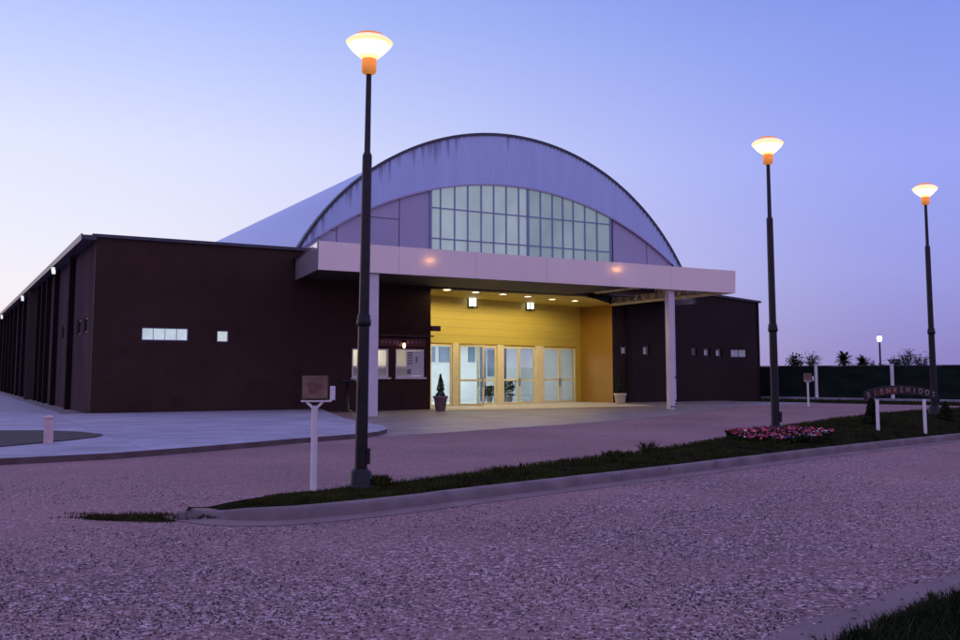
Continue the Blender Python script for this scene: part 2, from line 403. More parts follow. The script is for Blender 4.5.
# concrete apron in front of the left wing (raised, with a low kerb face)
apron_px = [(-140, 471), (0, 458.5), (110, 453.2), (200, 446.5), (300, 438.2), (360, 433.6), (378, 431.6), (387, 429), (386, 426.5), (370, 423), (345, 418.5)]
ap = GP(apron_px, .11)
Lw = lambda u, v: A0+U*u+V*v
ap_poly = [(p.x, p.y) for p in ap] + [(Lw(8.6, -.02).x, Lw(8.6, -.02).y), (Lw(-.9, -.02).x, Lw(-.9, -.02).y), (Lw(-.9, 80).x, Lw(-.9, 80).y), (-80, 82), (-60, 25)]
slab('pavement', ap_poly, -.02, .11, 'concrete', 'kerbdark')
# gravel strip along the flank of the building
st = [Lw(-.895, -.02), Lw(-.005, -.02), Lw(-.005, 80), Lw(-.895, 80)]
slab('side_path', [(p.x, p.y) for p in st], -.02, .07, 'drive')
# driveway under the canopy
dr_px = [(372, 437.5), (420, 434.5), (490, 429.6), (580, 423.6), (640, 418.8), (700, 412.4), (735, 406.5)]
dr = GP(dr_px, .004)
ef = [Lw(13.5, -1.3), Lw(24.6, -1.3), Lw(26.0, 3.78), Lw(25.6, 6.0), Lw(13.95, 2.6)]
sheet('entrance_light_pool', [(p.x, p.y, .010) for p in ef], 'entry_pool')  # added sheet whose colour carries the pool of light before the doors
dpoly = [(p.x, p.y, .004) for p in dr]+[(*Lw(37.5, -1.5).xy, .004), (*Lw(37.5, 4.5).xy, .004), (*Lw(26, 8).xy, .004), (*Lw(8.63, 8).xy, .004), (*Lw(8.63, -3.2).xy, .004)]
sheet('driveway', dpoly, 'drive')
# planting bed at the far left
bed_px = [(-60, 432.5), (0, 430.3), (45, 430.2), (80, 431.6), (100, 433.6), (103, 434.8), (96, 436.6), (75, 439), (40, 442.6), (0, 446), (-60, 450)]
slab('planting_bed', [(p.x, p.y) for p in GP(bed_px, .13)], .05, .13, 'soil')

# ---- grass island in the road: lofted between a near and a far edge
near_px = [(188, 511), (206, 517.5), (245, 521), (300, 519.5), (400, 509), (500, 496), (640, 479), (760, 463.5), (850, 452), (960, 439.5), (1100, 424)]
far_px = [(188.5, 507), (208, 500), (258, 491), (325, 484), (400, 476.5), (500, 464.5), (640, 449.5), (740, 434.5), (820, 422.8), (900, 416), (1010, 409.5)]
near = [G(x, y, 0) for x, y in near_px]; far = [G(x, y, .13) for x, y in far_px]
for q in far: q.z = 0
def resample(pts, n):
    L = [0]
    for i in range(1, len(pts)): L.append(L[-1]+(pts[i]-pts[i-1]).length)
    out = []
    for k in range(n+1):
        s = L[-1]*k/n; i = 0
        while i < len(L)-2 and L[i+1] < s: i += 1
        out.append(pts[i].lerp(pts[i+1], (s-L[i])/(L[i+1]-L[i])))
    return out
def spline(pts, sub):
    out = []
    for i in range(len(pts)-1):
        p0 = pts[max(i-1, 0)]; p1 = pts[i]; p2 = pts[i+1]; p3 = pts[min(i+2, len(pts)-1)]
        for k in range(sub):
            t = k/sub
            out.append(.5*((2*p1)+(p2-p0)*t+(2*p0-5*p1+4*p2-p3)*t*t+(3*p1-p0-3*p2+p3)*t**3))
    out.append(pts[-1]); return out
N = spline(near, 8); Fr = spline(far, 8); NT = len(N)
along = [0]
for i in range(1, NT): along.append(along[-1]+((N[i]+Fr[i])/2-(N[i-1]+Fr[i-1])/2).length)
def crest(i): return min(.40, max(0, (along[i]-3.5)*.0215))
KW = .17
def isl(i, w):
    """point on the lawn, w = 0 near edge .. 1 far edge"""
    i = max(0, min(NT-1.001, i)); a = int(i); fr = i-a
    n = N[a].lerp(N[a+1], fr); f = Fr[a].lerp(Fr[a+1], fr); d = f-n; L = max(.001, d.length)
    k = min(.42, KW/L)
    p = n+d*(k+(1-2*k)*w)
    h = crest(a)*(1-fr)+crest(min(NT-1, a+1))*fr
    return Vector((p.x, p.y, .075+h*max(0.0, sin(pi*w))**.7+.02*noise.noise(p*1.7)*sin(pi*w)))
WN = 14
b = MB(); vs = []; fs = []
for i in range(NT):
    for j in range(WN+1): vs.append(isl(i, j/WN))
for i in range(NT-1):
    for j in range(WN): a = i*(WN+1)+j; fs.append((a, a+WN+1, a+WN+2, a+1))
b.add(vs, fs, None, True); tag(b.build('island_turf_base', 'turf'), kind='structure')
# kerb ring, one swept section
ring = [p.copy() for p in N]+[p.copy() for p in Fr[::-1]]
def kerb(name, pts, closed, w, h0, m='kerb', inward=1):
    b = MB(); n = len(pts); vs = []
    for i, p in enumerate(pts):
        tq = min(1, max(0, ((p-pts[0]).length-.05)/1.3)); h = h0*(.22+.78*tq*tq*(3-2*tq))*(.55 if closed and NT < i < 2*NT-3 else 1); w_ = w*(.35+.65*tq)
        prof = [(0, -.02), (0.012, h*.5), (0.022, h*.86), (0.045*w_/w, h), (w_, h), (w_+.012*tq, h-.09)]
        a = pts[(i-1) % n] if (closed or i > 0) else p; c = pts[(i+1) % n] if (closed or i < n-1) else p
        d = (c-a); d.z = 0; d.normalize(); nn = Vector((-d.y, d.x, 0))*inward
        for x, z in prof:
            wob = .006*noise.noise(p*2.3+Vector((z*9, 0, 0)))
            vs.append((p.x+nn.x*(x+wob), p.y+nn.y*(x+wob), z+wob*.5))
    K = len(prof); fs = []
    for i in range(n if closed else n-1):
        for j in range(K-1):
            a = i*K+j; c = ((i+1) % n)*K+j; fs.append((a, c, c+1, a+1) if inward > 0 else (a, a+1, c+1, c))
    b.add(vs, fs, None, True); o = b.build(name, m); o['kind'] = 'structure'; return o
kerb('island_kerb', ring, True, .15, .125)
# smooth gutter strip along the near side of the island, and its tip
gs = []
for i in range(4, NT):
    d = (N[min(i+1, NT-1)]-N[i-1]); d.normalize(); nn = Vector((d.y, -d.x, 0)); gs.append((N[i], N[i]+nn*(.34+.05*noise.noise(N[i]*.8))))
sheet('gutter', [(p.x, p.y, .005) for p, q in gs]+[(q.x, q.y, .005) for p, q in gs[::-1]], 'gutter')

# ---- verge in the near right corner
vg = [G(x, y, 0) for x, y in [(760, 690), (866, 640), (915, 619), (960, 602), (1040, 576), (1200, 538)]]
vgs = spline(vg, 6)
inn = []
for i, p in enumerate(vgs):
    d = vgs[min(i+1, len(vgs)-1)]-vgs[max(i-1, 0)]; d.normalize(); inn.append(Vector((d.y, -d.x, 0)))
sheet('verge_soil', [(p.x, p.y, .012) for p in vgs]+[(14, 3, .012), (3, -2, .012)], 'turf')
GUT = sheet('gutter_strip', [(p.x, p.y, .006) for p in vgs]+[((p-n*(.42+.06*noise.noise(p*1.3))).x, (p-n*(.42+.06*noise.noise(p*1.3))).y, .006) for p, n in list(zip(vgs, inn))[::-1]], 'gutter')

# ---- far strip of grass before the fence
FD = Vector((.736, -.677, 0)); F0 = Vector((18.3, 57.7, 0))
fs0 = F0-FD*9; fs1 = F0+FD*46; FN = Vector((-.677, -.736, 0))
sheet('far_verge', [(*(fs0+FN*.35).xy, .01), (*(fs1+FN*.35).xy, .01), (*(fs1+FN*6.5).xy, .01), (*(F0+FN*6.3).xy, .01), (*(F0-FD*4+FN*5.0).xy, .01), (*(fs0+FN*3).xy, .01)], 'turf')
kb = MB(); kb.bar(fs0+FN*.2+Vector((0, 0, .06)), fs1+FN*.2+Vector((0, 0, .06)), .22, .16)
tag(kb.build('far_kerb', 'concrete'), kind='structure')

print('', end='')
# ------------------------------------------------------------------ grass (stuff)
def blades(name, samples, h, w, label, dry=.2, gm='blade'):
    b = MB()
    for p, s in samples:
        a = random.random()*pi*2; hh = h*s*random.uniform(.45, 1.25); lean = random.uniform(.1, .7)*hh; q = random.random()*2*pi
        dx, dy = cos(a)*w*s/2, sin(a)*w*s/2
        t = Vector((p.x+cos(q)*lean, p.y+sin(q)*lean, p.z+hh)); mid = Vector((p.x+cos(q)*lean*.3, p.y+sin(q)*lean*.3, p.z+hh*.6))
        b.add([(p.x-dx, p.y-dy, p.z-.01), (p.x+dx, p.y+dy, p.z-.01), (mid.x+dx*.7, mid.y+dy*.7, mid.z), (mid.x-dx*.7, mid.y-dy*.7, mid.z), t],
              [(0, 1, 2, 3), (3, 2, 4)], 'bladedry' if random.random() < dry else gm)
    o = b.build(name); tag(o, label, 'grass', kind='stuff'); return o
sm = []
for k in range(60000):
    i = random.random()**1.25*(NT-1); w = random.random()
    n = noise.noise(Vector((i*.35, w*4, 0)))
    if w < .05 and n < .1: continue
    ai = along[int(i)]
    if ai < .55+.25*n+.5*abs(w-.45): continue
    p = isl(i, w*1.03-.012)
    if random.random() > .62+noise.noise(isl(i, w)*1.3)*1.5: continue
    sm.append((p, (1+.5*noise.noise(p*.9))*min(1, .35+ai*.22)))
blades('island_grass', sm, .058, .011, 'short dark grass covering the kerbed island between the two roads', .22)
sm = []
for k in range(15000):
    i = random.random()*(len(vgs)-1); a = int(i); p = vgs[a].lerp(vgs[min(a+1, len(vgs)-1)], i-a); n = inn[a]
    dd = random.random()**1.6*1.9; p = p+n*(dd-.05+.07*noise.noise(p*5)); p.z = .01
    sm.append((p, 1))
blades('verge_grass', sm, .085, .009, 'dark rough grass filling the near right corner beyond the gutter', .06, 'leafdark')
sm = []
cp = GP([(75, 513.5), (120, 511), (160, 514), (205, 518), (212, 521), (170, 524), (140, 528), (105, 521.5)], 0)
for k in range(9000):
    x = random.uniform(-4.5, -2.0); y = random.uniform(9.2, 10.9); p = Vector((x, y, .005))
    q = G(140, 518, 0); e = ((x-q.x)/.95)**2+((y-q.y-(x-q.x)*-.12)/.36)**2
    if e+1.1*noise.noise(Vector((p.x*2.2, p.y*6, 1))) > .62: continue
    sm.append((p, 1-.3*e))
blades('weed_patch', sm, .04, .009, 'flat patch of weeds in the gravel left of the island tip', .4)
q = G(140, 518, 0)
pts = []
for k in range(40):
    a = 2*pi*k/40; r = 1+.25*noise.noise(Vector((cos(a)*2, sin(a)*2, 3))); pts.append((q.x+cos(a)*.66*r, q.y+sin(a)*.24*r-cos(a)*.08, .004))
sheet('weed_soil', pts, 'turf')
sm = []
for k in range(5000):
    t = random.uniform(-6, 44); d = random.uniform(.5, 6.2); p = F0+FD*t+FN*d; p.z = .01; sm.append((p, 1))
blades('far_verge_grass', sm, .10, .035, 'strip of dark grass in front of the netting fence', .1)

b = MB()
for k in range(60):
    i = random.random()**.7*(len(vgs)-8)+2; a = int(i); p = vgs[a]-inn[a]*random.uniform(.02, .65); s_ = random.uniform(.012, .03)
    an = random.random()*6.3; x = Vector((cos(an), sin(an), random.uniform(-.2, .4)))*s_; y = Vector((-sin(an), cos(an), random.uniform(-.2, .5)))*s_*.5; c_ = Vector((p.x, p.y, .012))
    b.add([c_-x, c_+y, c_+x+Vector((0, 0, .006)), c_-y], [(0, 1, 2, 3)])
tag(b.build('leaf_litter', 'soil'), 'dark dead leaves and debris scattered along the near gutter', 'leaves', kind='stuff')
# loose chippings lying on the near road
b = MB()
octv = [(1, 0, 0), (-1, 0, 0), (0, 1, 0), (0, -1, 0), (0, 0, .8), (0, 0, -.3)]
octf = [(0, 2, 4), (2, 1, 4), (1, 3, 4), (3, 0, 4)]
cnt = 0
while cnt < 20000:
    y = 4.2+random.random()**1.3*10; x = random.uniform(-.53, .53)*y
    p = Vector((x, y, 0)); n = noise.noise(p*.55)+.5*noise.noise(p*2.1)
    if random.random() > .45+n*1.1: continue
    if ((x+3.33)/.95)**2+((y-9.87)/.45)**2 < 1: continue
    # keep off the island, the gutters and the verge
    if x > 1.2 and y < 7.0 and (x-2.09) > (y-5.36)*1.1-.62: continue
    near_y = None
    for i in range(NT-1):
        if N[i].x <= x <= N[i+1].x: near_y = N[i].lerp(N[i+1], (x-N[i].x)/(N[i+1].x-N[i].x+1e-9)).y
    if near_y is not None and y > near_y-.42: continue
    s = random.uniform(.004, .011)*(1 if random.random() < .9 else 1.5); a = random.random()*6.3
    ca, sa = cos(a)*s, sin(a)*s; k = random.uniform(.6, 1)
    b.add([(x+v[0]*ca-v[1]*sa*k, y+v[0]*sa+v[1]*ca*k, .003+v[2]*s) for v in octv], octf, 'stone_l' if random.random() < .5 else 'stone_d')
    cnt += 1
tag(b.build('loose_gravel'), 'loose pale and dark stone chippings scattered over the near road', 'gravel', kind='stuff')

# ------------------------------------------------------------------ THE HALL
hall = thing('arched_hall', A0, 'large dark brown hall with arched metal roof and lit yellow entrance under a white canopy', 'building', rz=TH)
TW = .25
B1 = (13.46, 0.0); Cc = (13.9, 2.62); Dd = (25.64, 6.10); Ee = (26.05, 3.80); Rr = (36.75, 3.80)
# --- left wing front wall with its windows
def rect_v(x0, x1, y0, y1, v):
    a = onv(x0, y1, v); c = onv(x1, y0, v); return (a.x, c.x, a.z, c.z)
wL = onv(141.5, 340.3, 0); wR = onv(188.5, 329, 0)
win1 = (wL.x, wR.x, onv(165, 340.6, 0).z, onv(165, 327.8, 0).z)
win2 = (onv(217, 336, 0).x, onv(228.6, 336, 0).x, onv(222, 342, 0).z, onv(222, 330.6, 0).z)
tk1 = (onv(352, 360, 0).x, onv(388.5, 360, 0).x, onv(400, 377.3, 0).z, onv(400, 349.2, 0).z)
tk2 = (onv(395.8, 360, 0).x, onv(424, 360, 0).x, tk1[2], tk1[3])
ZL = 6.40
b = MB(); wall(b, (0, 0), B1, 0, ZL, TW, [win1, win2, tk1, tk2], 'brown'); b.build('front_wall', parent=hall)
b = MB(); wall(b, (B1[0], 0.003), (B1[0]+.44, 2.62), 0, ZL, .2, [], 'pilaster'); b.build('entrance_jamb', parent=hall)
b = MB(); b.box(-.14, B1[0]+.05, -.10, .30, ZL+.003, ZL+.12, 'trim'); b.build('parapet_cap', parent=hall)
# flank of the left wing
def vs_of(px): 
    k = (px-480)/F; # plane u = 0
    d = ray(px, 360); t = (A0-CAM).dot(U)/d.dot(U); return loc(CAM+d*t).y
sh = []
for x0, x1 in ((60.6, 62.9), (65.3, 67.3), (75.8, 79.2), (82.2, 86.0)):
    v0, v1 = vs_of(x1), vs_of(x0)
    sh.append((78-v1, 78-v0, 3.05, 3.62))
b = MB(); wall(b, (0, 78), (0, TW+.004), 0, 6.39, TW, sh, 'side'); b.build('side_wall', parent=hall)
for i, h in enumerate(sh):
    nb = node('side_window', hall)
    f = MB(); v0, v1 = 78-h[1], 78-h[0]
    for a in ((v0, v0+.05, h[2], h[3]), (v1-.05, v1, h[2], h[3]), (v0+.05, v1-.05, h[2], h[2]+.05), (v0+.05, v1-.05, h[3]-.05, h[3])):
        f.box(.06, .12, *a)
    f.build('frame', 'black', nb)
    f = MB(); f.box(.085, .095, v0+.05, v1-.05, h[2]+.05, h[3]-.05); f.build('pane', 'sidepane', nb)
for k, v in enumerate([5.9, 11.8, 15.4, 18.0, 20.6, 23.4, 27.0, 30.5, 34.5, 39, 43, 47, 51, 56, 61, 66, 71, 76]):
    b = MB(); d = .22 if k != 5 else .42
    b.box(-d, -.002, v-.17, v+.17, 0, 6.26); b.build('pilaster', 'side' if k == 5 else 'pilaster', hall)
b = MB(); b.box(-.48, -.01, -.12, 78, 6.30, 6.46, 'trim'); b.box(-.52, -.482, -.12, 78, 6.26, 6.50, 'trim'); b.build('eave_gutter', parent=hall)
for px in (65.6, 31.5, 8.7, 1.3, -8):
    v = vs_of(px); e = node('eave_lamp', hall)
    b = MB(); m4 = Matrix.Translation((-.56, v, 5.92)) @ Matrix.Rotation(radians(30), 4, 'X')
    b.box(-.13, .0, -.22, .22, -.06, .06, None, m4); b.build('lamp_glass', 'eavelamp', e)
    b = MB(); b.bar((-.57, v, 6.0), (-.30, v, 6.22), .05); b.build('bracket', 'trim', e)
# flat roof of the left wing
b = MB(); b.box(.2, 9.0, .32, 78, 6.10, 6.2); b.build('left_roof', 'trim', hall)
# windows of the left wing
def window(parent, r, v, pane, t=.05, divs=1, frame='black', name='window', depth=.10):
    e = node(name, parent); f = MB(); y0, y1 = v+depth-.05, v+depth+.03
    f.box(r[0], r[0]+t, y0, y1, r[2], r[3]); f.box(r[1]-t, r[1], y0, y1, r[2], r[3])
    f.box(r[0]+t, r[1]-t, y0, y1, r[2], r[2]+t); f.box(r[0]+t, r[1]-t, y0, y1, r[3]-t, r[3])
    for k in range(1, divs):
        x = r[0]+(r[1]-r[0])*k/divs; f.box(x-t*.25, x+t*.25, y0+.01, y1-.005, r[2]+t, r[3]-t)
    f.build('frame', frame, e)
    p = MB(); p.box(r[0]+t, r[1]-t, v+depth-.006, v+depth+.006, r[2]+t, r[3]-t); p.build('pane', pane, e)
    return e
window(hall, win1, 0, 'litpane', .035, 4, 'gmull'); window(hall, win2, 0, 'litpane3', .035, 1, 'gmull')
# ticket booth: windows, room behind
for r in (tk1, tk2):
    e = window(hall, r, 0, 'boothglass', .05, 1, 'white', 'ticket_window', .06)
    s = MB(); s.box(r[0]-.05, r[1]+.05, -.16, -.003, r[2]-.07, r[2]-.005); s.build('sill', 'white', e)
bu0, bu1 = tk1[0]-.3, B1[0]-.12
b = MB(); b.box(bu0, bu1, 2.2, 2.3, 0, 3.2); b.box(bu0-.1, bu0, .26, 2.3, 0, 3.2); b.box(bu1, bu1+.1, .26, 2.3, 0, 3.2)
b.box(bu0, bu1, .26, 2.2, -.02, .06); b.box(bu0, bu1, .26, 2.2, 3.2, 3.3); b.build('booth_room', 'cream', hall)
b = MB(); zc = tk1[2]+.42; b.box(bu0+.02, bu1-.02, 1.5, 2.17, zc-.05, zc+.06); b.box(bu0+.02, bu1-.02, 1.62, 2.17, .07, zc-.055); b.build('booth_counter', 'gpanel', hall)
rr = MB()
x0 = tk2[0]+(tk2[1]-tk2[0])*.40; zz = tk2[2]
for k in range(5):
    rr.box(x0+.04, x0+.26, .045, .05, zz+.55+k*.11, zz+.61+k*.11, 'ink')
rr.box(x0+.42, x0+.50, .045, .05, zz+.62, zz+.86, 'ink'); rr.box(x0+.02, x0+.20, .045, .05, zz+.12, zz+.34, 'ink'); rr.box(x0-.02, x0+1.0, .0515, .054, zz+.08, zz+1.10, 'paper'); rr.build('window_notice', parent=hall)
# ticket sign above the windows, with the small lamp in front of it
sg = (onv(377, 342, -.06).x, onv(425, 342, -.06).x, onv(404, 346.2, -.06).z, onv(404, 338.3, -.06).z)
e = node('booth_sign', hall)
b = MB(); b.box(sg[0], sg[1], -.10, -.012, sg[2], sg[3]); b.build('board', 'darkred', e)
b = MB(); x = sg[0]+.18
while x < sg[1]-.25:
    w = random.uniform(.05, .10); h0 = random.uniform(0, .04); b = MB(); b.box(x, x+w, -.106, -.101, sg[2]+.09+h0, sg[3]-.09); b.build('faded_mark', 'terracotta', e); x += w+random.uniform(.04, .10)

b = MB(); b.box(sg[0]-.1, sg[1]+.15, -.6, -.004, sg[3]+.06, sg[3]+.12); b.build('booth_awning', 'soffit', hall)
lp = onv(404, 345, -.2); e = node('booth_lamp', hall)
b = MB(); b.lathe([(.02, -.13), (.055, -.08), (.055, .05), (.03, .08)], 12, None, (lp.x, -.22, lp.z)); b.build('lamp_glass', 'bulb', e)
b = MB(); b.lathe([(.12, .105), (.10, .15), (.03, .20)], 12, None, (lp.x, -.22, lp.z)); b.bar((lp.x, -.22, lp.z+.18), (lp.x, -.102, lp.z+.18), .03); b.build('shade', 'black', e)
# small blade sign at the corner of the entrance
s0 = onv(431, 331, -.1); s1 = onv(440, 326, -.1)
b = MB(); b.box(s0.x, s1.x+.02, -.14, -.04, s0.z, s1.z); b.build('blade_sign', 'darkred', hall, .01)

# --- right wing
zr = lambda s: 5.63+(Rr[0]-Ee[0]-s)*.072
hr = []
def rw(x0, x1, y0, y1): return (onv(x0, (y0+y1)/2, Rr[1]).x-Ee[0], onv(x1, (y0+y1)/2, Rr[1]).x-Ee[0], onv((x0+x1)/2, y1, Rr[1]).z, onv((x0+x1)/2, y0, Rr[1]).z)
small = [rw(621, 627.5, 345, 355), rw(643, 650, 345.5, 355.5), rw(691.5, 697.5, 347.5, 356), rw(704, 710.5, 348, 356.5), rw(716, 722.5, 348.3, 357)]
strip = rw(731, 747, 349.2, 357.6)
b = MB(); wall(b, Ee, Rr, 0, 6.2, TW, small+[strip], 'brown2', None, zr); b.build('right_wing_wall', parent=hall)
for r in small+[strip]:
    window(hall, (r[0]+Ee[0], r[1]+Ee[0], r[2], r[3]), Rr[1], 'litpane2' if r is strip else 'darkglass', .04, 2 if r is strip else 1)
for r, w in ((small[0], .5), (small[1], .35), (small[3], .4), (small[4], .35)):      # small glowing patches set on the dark panes
    b = MB(); a = r[0]+Ee[0]+.05; b.box(a+.03, a+.03+(r[1]-r[0])*w, Rr[1]+.085, Rr[1]+.092, r[2]+.08, r[3]-.13); b.build('pane_glow_patch', 'litpane2', hall)
b = MB(); wall(b, Rr, (Rr[0], 78), 0, 5.63, TW, [], 'brown2'); b.build('right_side_wall', parent=hall)
b = MB()
for (sa, sb) in ((0, Rr[0]-Ee[0]+.12),):
    b.add([(Ee[0]+s, Rr[1]-dy, zr(s)+dz) for s in (sa, sb) for dy in (.10, -.3) for dz in (.003, .12)], [(0, 4, 5, 1), (2, 3, 7, 6), (1, 5, 7, 3), (0, 2, 6, 4), (0, 1, 3, 2), (4, 6, 7, 5)])
b.build('right_parapet_cap', 'trim', hall)
b = MB(); b.add([(27.5, 4.12, zr(1.5)-.08), (36.5, 4.12, zr(10.45)-.08), (36.5, 78, zr(10.45)-.08), (27.5, 78, zr(1.5)-.08)], [(0, 1, 2, 3)]); b.build('right_roof', 'trim', hall)
b = MB(); b.box(26.9, 27.0, Ee[1]-.12, Ee[1]-.004, .05, 5.2); b.build('wall_joint', 'pilaster', hall)

# --- vaulted roof and gable
UC, ZC, RR = 18.51, .676, 12.07; IC, IR = -6.10, 16.46; VG = 1.5
def zo(u): return ZC+sqrt(max(0, RR*RR-(u-UC)**2))
def zi(u): return IC+sqrt(max(0, IR*IR-(u-UC)**2))
a0 = math.acos(11.2/RR)
b = MB(); vs = []; fs = []; n = 72
for i in range(n+1):
    a = pi-a0+(2*a0-pi)*i/n
    for v in (VG+.02, 20, 40, 60, 78): vs.append((UC+RR*cos(a), v, ZC+RR*sin(a)))
for i in range(n):
    for j in range(4): k = i*5+j; fs.append((k, k+1, k+6, k+5))
b.add(vs, fs, None, True); b.build('vaulted_roof', 'vault', hall)
# dark edge trim following the arch
b = MB(); vs = []; fs = []
for i in range(n+1):
    a = pi-a0+(2*a0-pi)*i/n
    for r, v in ((RR-.05, VG-.10), (RR+.07, VG-.10), (RR+.07, VG+.25), (RR+.004, VG+.25)): vs.append((UC+r*cos(a), v, ZC+r*sin(a)))
for i in range(n):
    for j in range(3): k = i*4+j; fs.append((k, k+1, k+5, k+4))
b.add(vs, fs); b.build('arch_edge_trim', 'trim', hall)
# ribbed cladding band between the two arcs
u_a, u_b = UC-10.95, UC+10.95
b = MB(); us = []; x = u_a
while x < u_b: us.append(x); x += .055
P = .22
for a, c in zip(us[:-1], us[1:]):
    def dep(u):
        t = ((u-u_a) % P)/P; return .03 if t < .2 else (.03*(1-(t-.2)/.12) if t < .32 else (0 if t < .85 else .03*(t-.85)/.15))
    lo = lambda u: max(5.6, zi(u)-.01) if zi(u) < zo(u) else zo(u)-.02
    b.add([(a, VG-.03-dep(a), lo(a)), (c, VG-.03-dep(c), lo(c)), (c, VG-.03-dep(c), zo(c)-.03), (a, VG-.03-dep(a), zo(a)-.03)], [(0, 1, 2, 3)])
b.build('gable_cladding', 'clad', hall)
# lower edge flashing of the band
b = MB(); vs = []; fs = []
for i in range(81):
    u = UC-9.6+19.2*i/80
    for dz, v in ((-.06, VG-.075), (.03, VG-.075), (.03, VG+.06), (-.06, VG+.06)): vs.append((u, v, zi(u)+dz))
for i in range(80):
    for j in range(4): k = i*4; fs.append((k+j, k+(j+1) % 4, k+4+(j+1) % 4, k+4+j))
b.add(vs, fs); b.build('band_flashing', 'gpanel', hall)
# smooth panels either side of the glazing
g0, g1 = 14.20, 24.33
zb = 5.4
def panel_fill(b, ua, ub, v, zlo, n=20, gap=.03):
    for i in range(n):
        a = ua+(ub-ua)*i/n; c = ua+(ub-ua)*(i+1)/n
        ta, tc = min(zi(a), zo(a))-gap, min(zi(c), zo(c))-gap
        if ta <= zlo+.02 and tc <= zlo+.02: continue
        b.add([(a, v, zlo), (c, v, zlo), (c, v, max(tc, zlo)), (a, v, max(ta, zlo))], [(0, 1, 2, 3)])
cuts = [7.8, onv(337, 235, VG).x, onv(399.7, 220, VG).x, g0-.03]
for a, c in zip(cuts[:-1], cuts[1:]):
    b = MB(); panel_fill(b, a+.02, c-.02, VG+.05, zb); b.build('gable_panel', 'gpanel', hall)
for a, c in ((g1+.10, 26.6), (26.6, 29.2)):
    b = MB(); panel_fill(b, a+.02, c-.02, VG+.05, zb); b.build('gable_panel', 'gpanel', hall)
b = MB(); panel_fill(b, 7.7, g0-.02, VG+.09, zb-.05); b.build('gable_backing', 'joint', hall); b = MB(); panel_fill(b, g1+.02, 29.3, VG+.09, zb-.05)
z1 = onv(375, 217, VG).z; j_ = MB(); j_.box(cuts[1], cuts[2], VG+.042, VG+.0485, z1-.02, z1+.02); j_.build('panel_joint', 'joint', hall)
z2 = onv(345, 231, VG).z; j_ = MB(); j_.box(cuts[0]+.9, cuts[1], VG+.042, VG+.0485, z2-.02, z2+.02); j_.build('panel_joint', 'joint', hall)
b.build('gable_backing', 'joint', hall)
# glazing: panes and mullions
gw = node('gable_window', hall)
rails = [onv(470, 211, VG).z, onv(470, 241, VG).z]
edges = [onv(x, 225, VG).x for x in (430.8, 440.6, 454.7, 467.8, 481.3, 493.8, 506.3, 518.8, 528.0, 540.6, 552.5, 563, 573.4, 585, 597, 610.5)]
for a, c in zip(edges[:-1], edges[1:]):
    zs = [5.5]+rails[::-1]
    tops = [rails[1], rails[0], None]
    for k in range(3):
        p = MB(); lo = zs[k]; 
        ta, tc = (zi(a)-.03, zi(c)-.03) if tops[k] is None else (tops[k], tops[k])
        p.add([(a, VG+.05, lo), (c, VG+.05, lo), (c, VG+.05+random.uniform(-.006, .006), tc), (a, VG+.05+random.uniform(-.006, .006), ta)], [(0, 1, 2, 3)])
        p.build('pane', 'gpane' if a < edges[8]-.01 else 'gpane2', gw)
p = MB()
for k, u in enumerate(edges):
    w = .13 if k == 8 else (.10 if k in (0, 15) else .055)
    p = MB(); p.box(u-w/2, u+w/2, VG-.02, VG+.042, 5.4, zi(u)-.05); p.build('mullion', 'gmull', gw)
for z in rails:
    p = MB(); p.box(edges[0]+.06, edges[-1]-.06, VG-.006, VG+.034, z-.03, z+.03); p.build('rail', 'gmull', gw)

# --- yellow entrance recess
LC = sqrt((Dd[0]-Cc[0])**2+(Dd[1]-Cc[1])**2)
sE = lambda px, py=375: online(px, py, Cc, Dd)[0]
zE = lambda px, py: online(px, py, Cc, Dd)[1]
ZD = (zE(460, 344)+zE(565, 347))/2
s_l, s_r = max(.02, sE(430)), sE(575.6)
CEIL = 5.13
b = MB(); wall(b, Cc, Dd, 0, CEIL, .22, [(s_l, s_r, -.01, ZD)], 'yellow'); 
b.v = [(x, y, max(z, 0)) for x, y, z in b.v]
b.build('entrance_wall', parent=hall)
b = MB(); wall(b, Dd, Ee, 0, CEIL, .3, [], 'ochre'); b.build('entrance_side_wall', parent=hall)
b = MB(); b.add([(B1[0]+.02, .1, CEIL), (Cc[0]-.1, Cc[1]+.1, CEIL), (Dd[0], Dd[1]+.1, CEIL), (Ee[0]+.1, Ee[1], CEIL), (22.9, .95, CEIL), (21.6, .1, CEIL)], [(0, 1, 2, 3, 4, 5)]); b.build('entrance_ceiling', 'yellow', hall)
b = MB(); b.box(B1[0]+.02, 21.6, -.25, .09, CEIL+.012, 6.2); b.build('entrance_beam', 'soffit', hall)
b = MB(); b.box(B1[0]+.5, Ee[0]+1.2, .1, 3.6, 5.5, 5.6); b.build('entrance_roof', 'soffit', hall)
MX = line_frame(Cc, Dd)
def box_on(b, s0, s1, y0, y1, z0, z1, m=None): b.box(s0, s1, y0, y1, z0, z1, m, MX)
# thin horizontal board joints of the yellow wall
b = MB()
for z in (2.95+.0, 3.32, 3.70, 4.08, 4.46, 4.84): box_on(b, .02, LC-.05, -.006, -.001, z-.005, z+.005)
b.build('wall_joint_lines', 'ochre', hall)
# pillars
for x0, x1 in ((451.6, 457.4), (496.4, 502.6), (535.0, 542.8)):
    b = MB(); box_on(b, sE(x0), sE(x1), -.10, .14, 0, ZD+.02); b.build('door_pillar', 'doorframe', hall, .012)
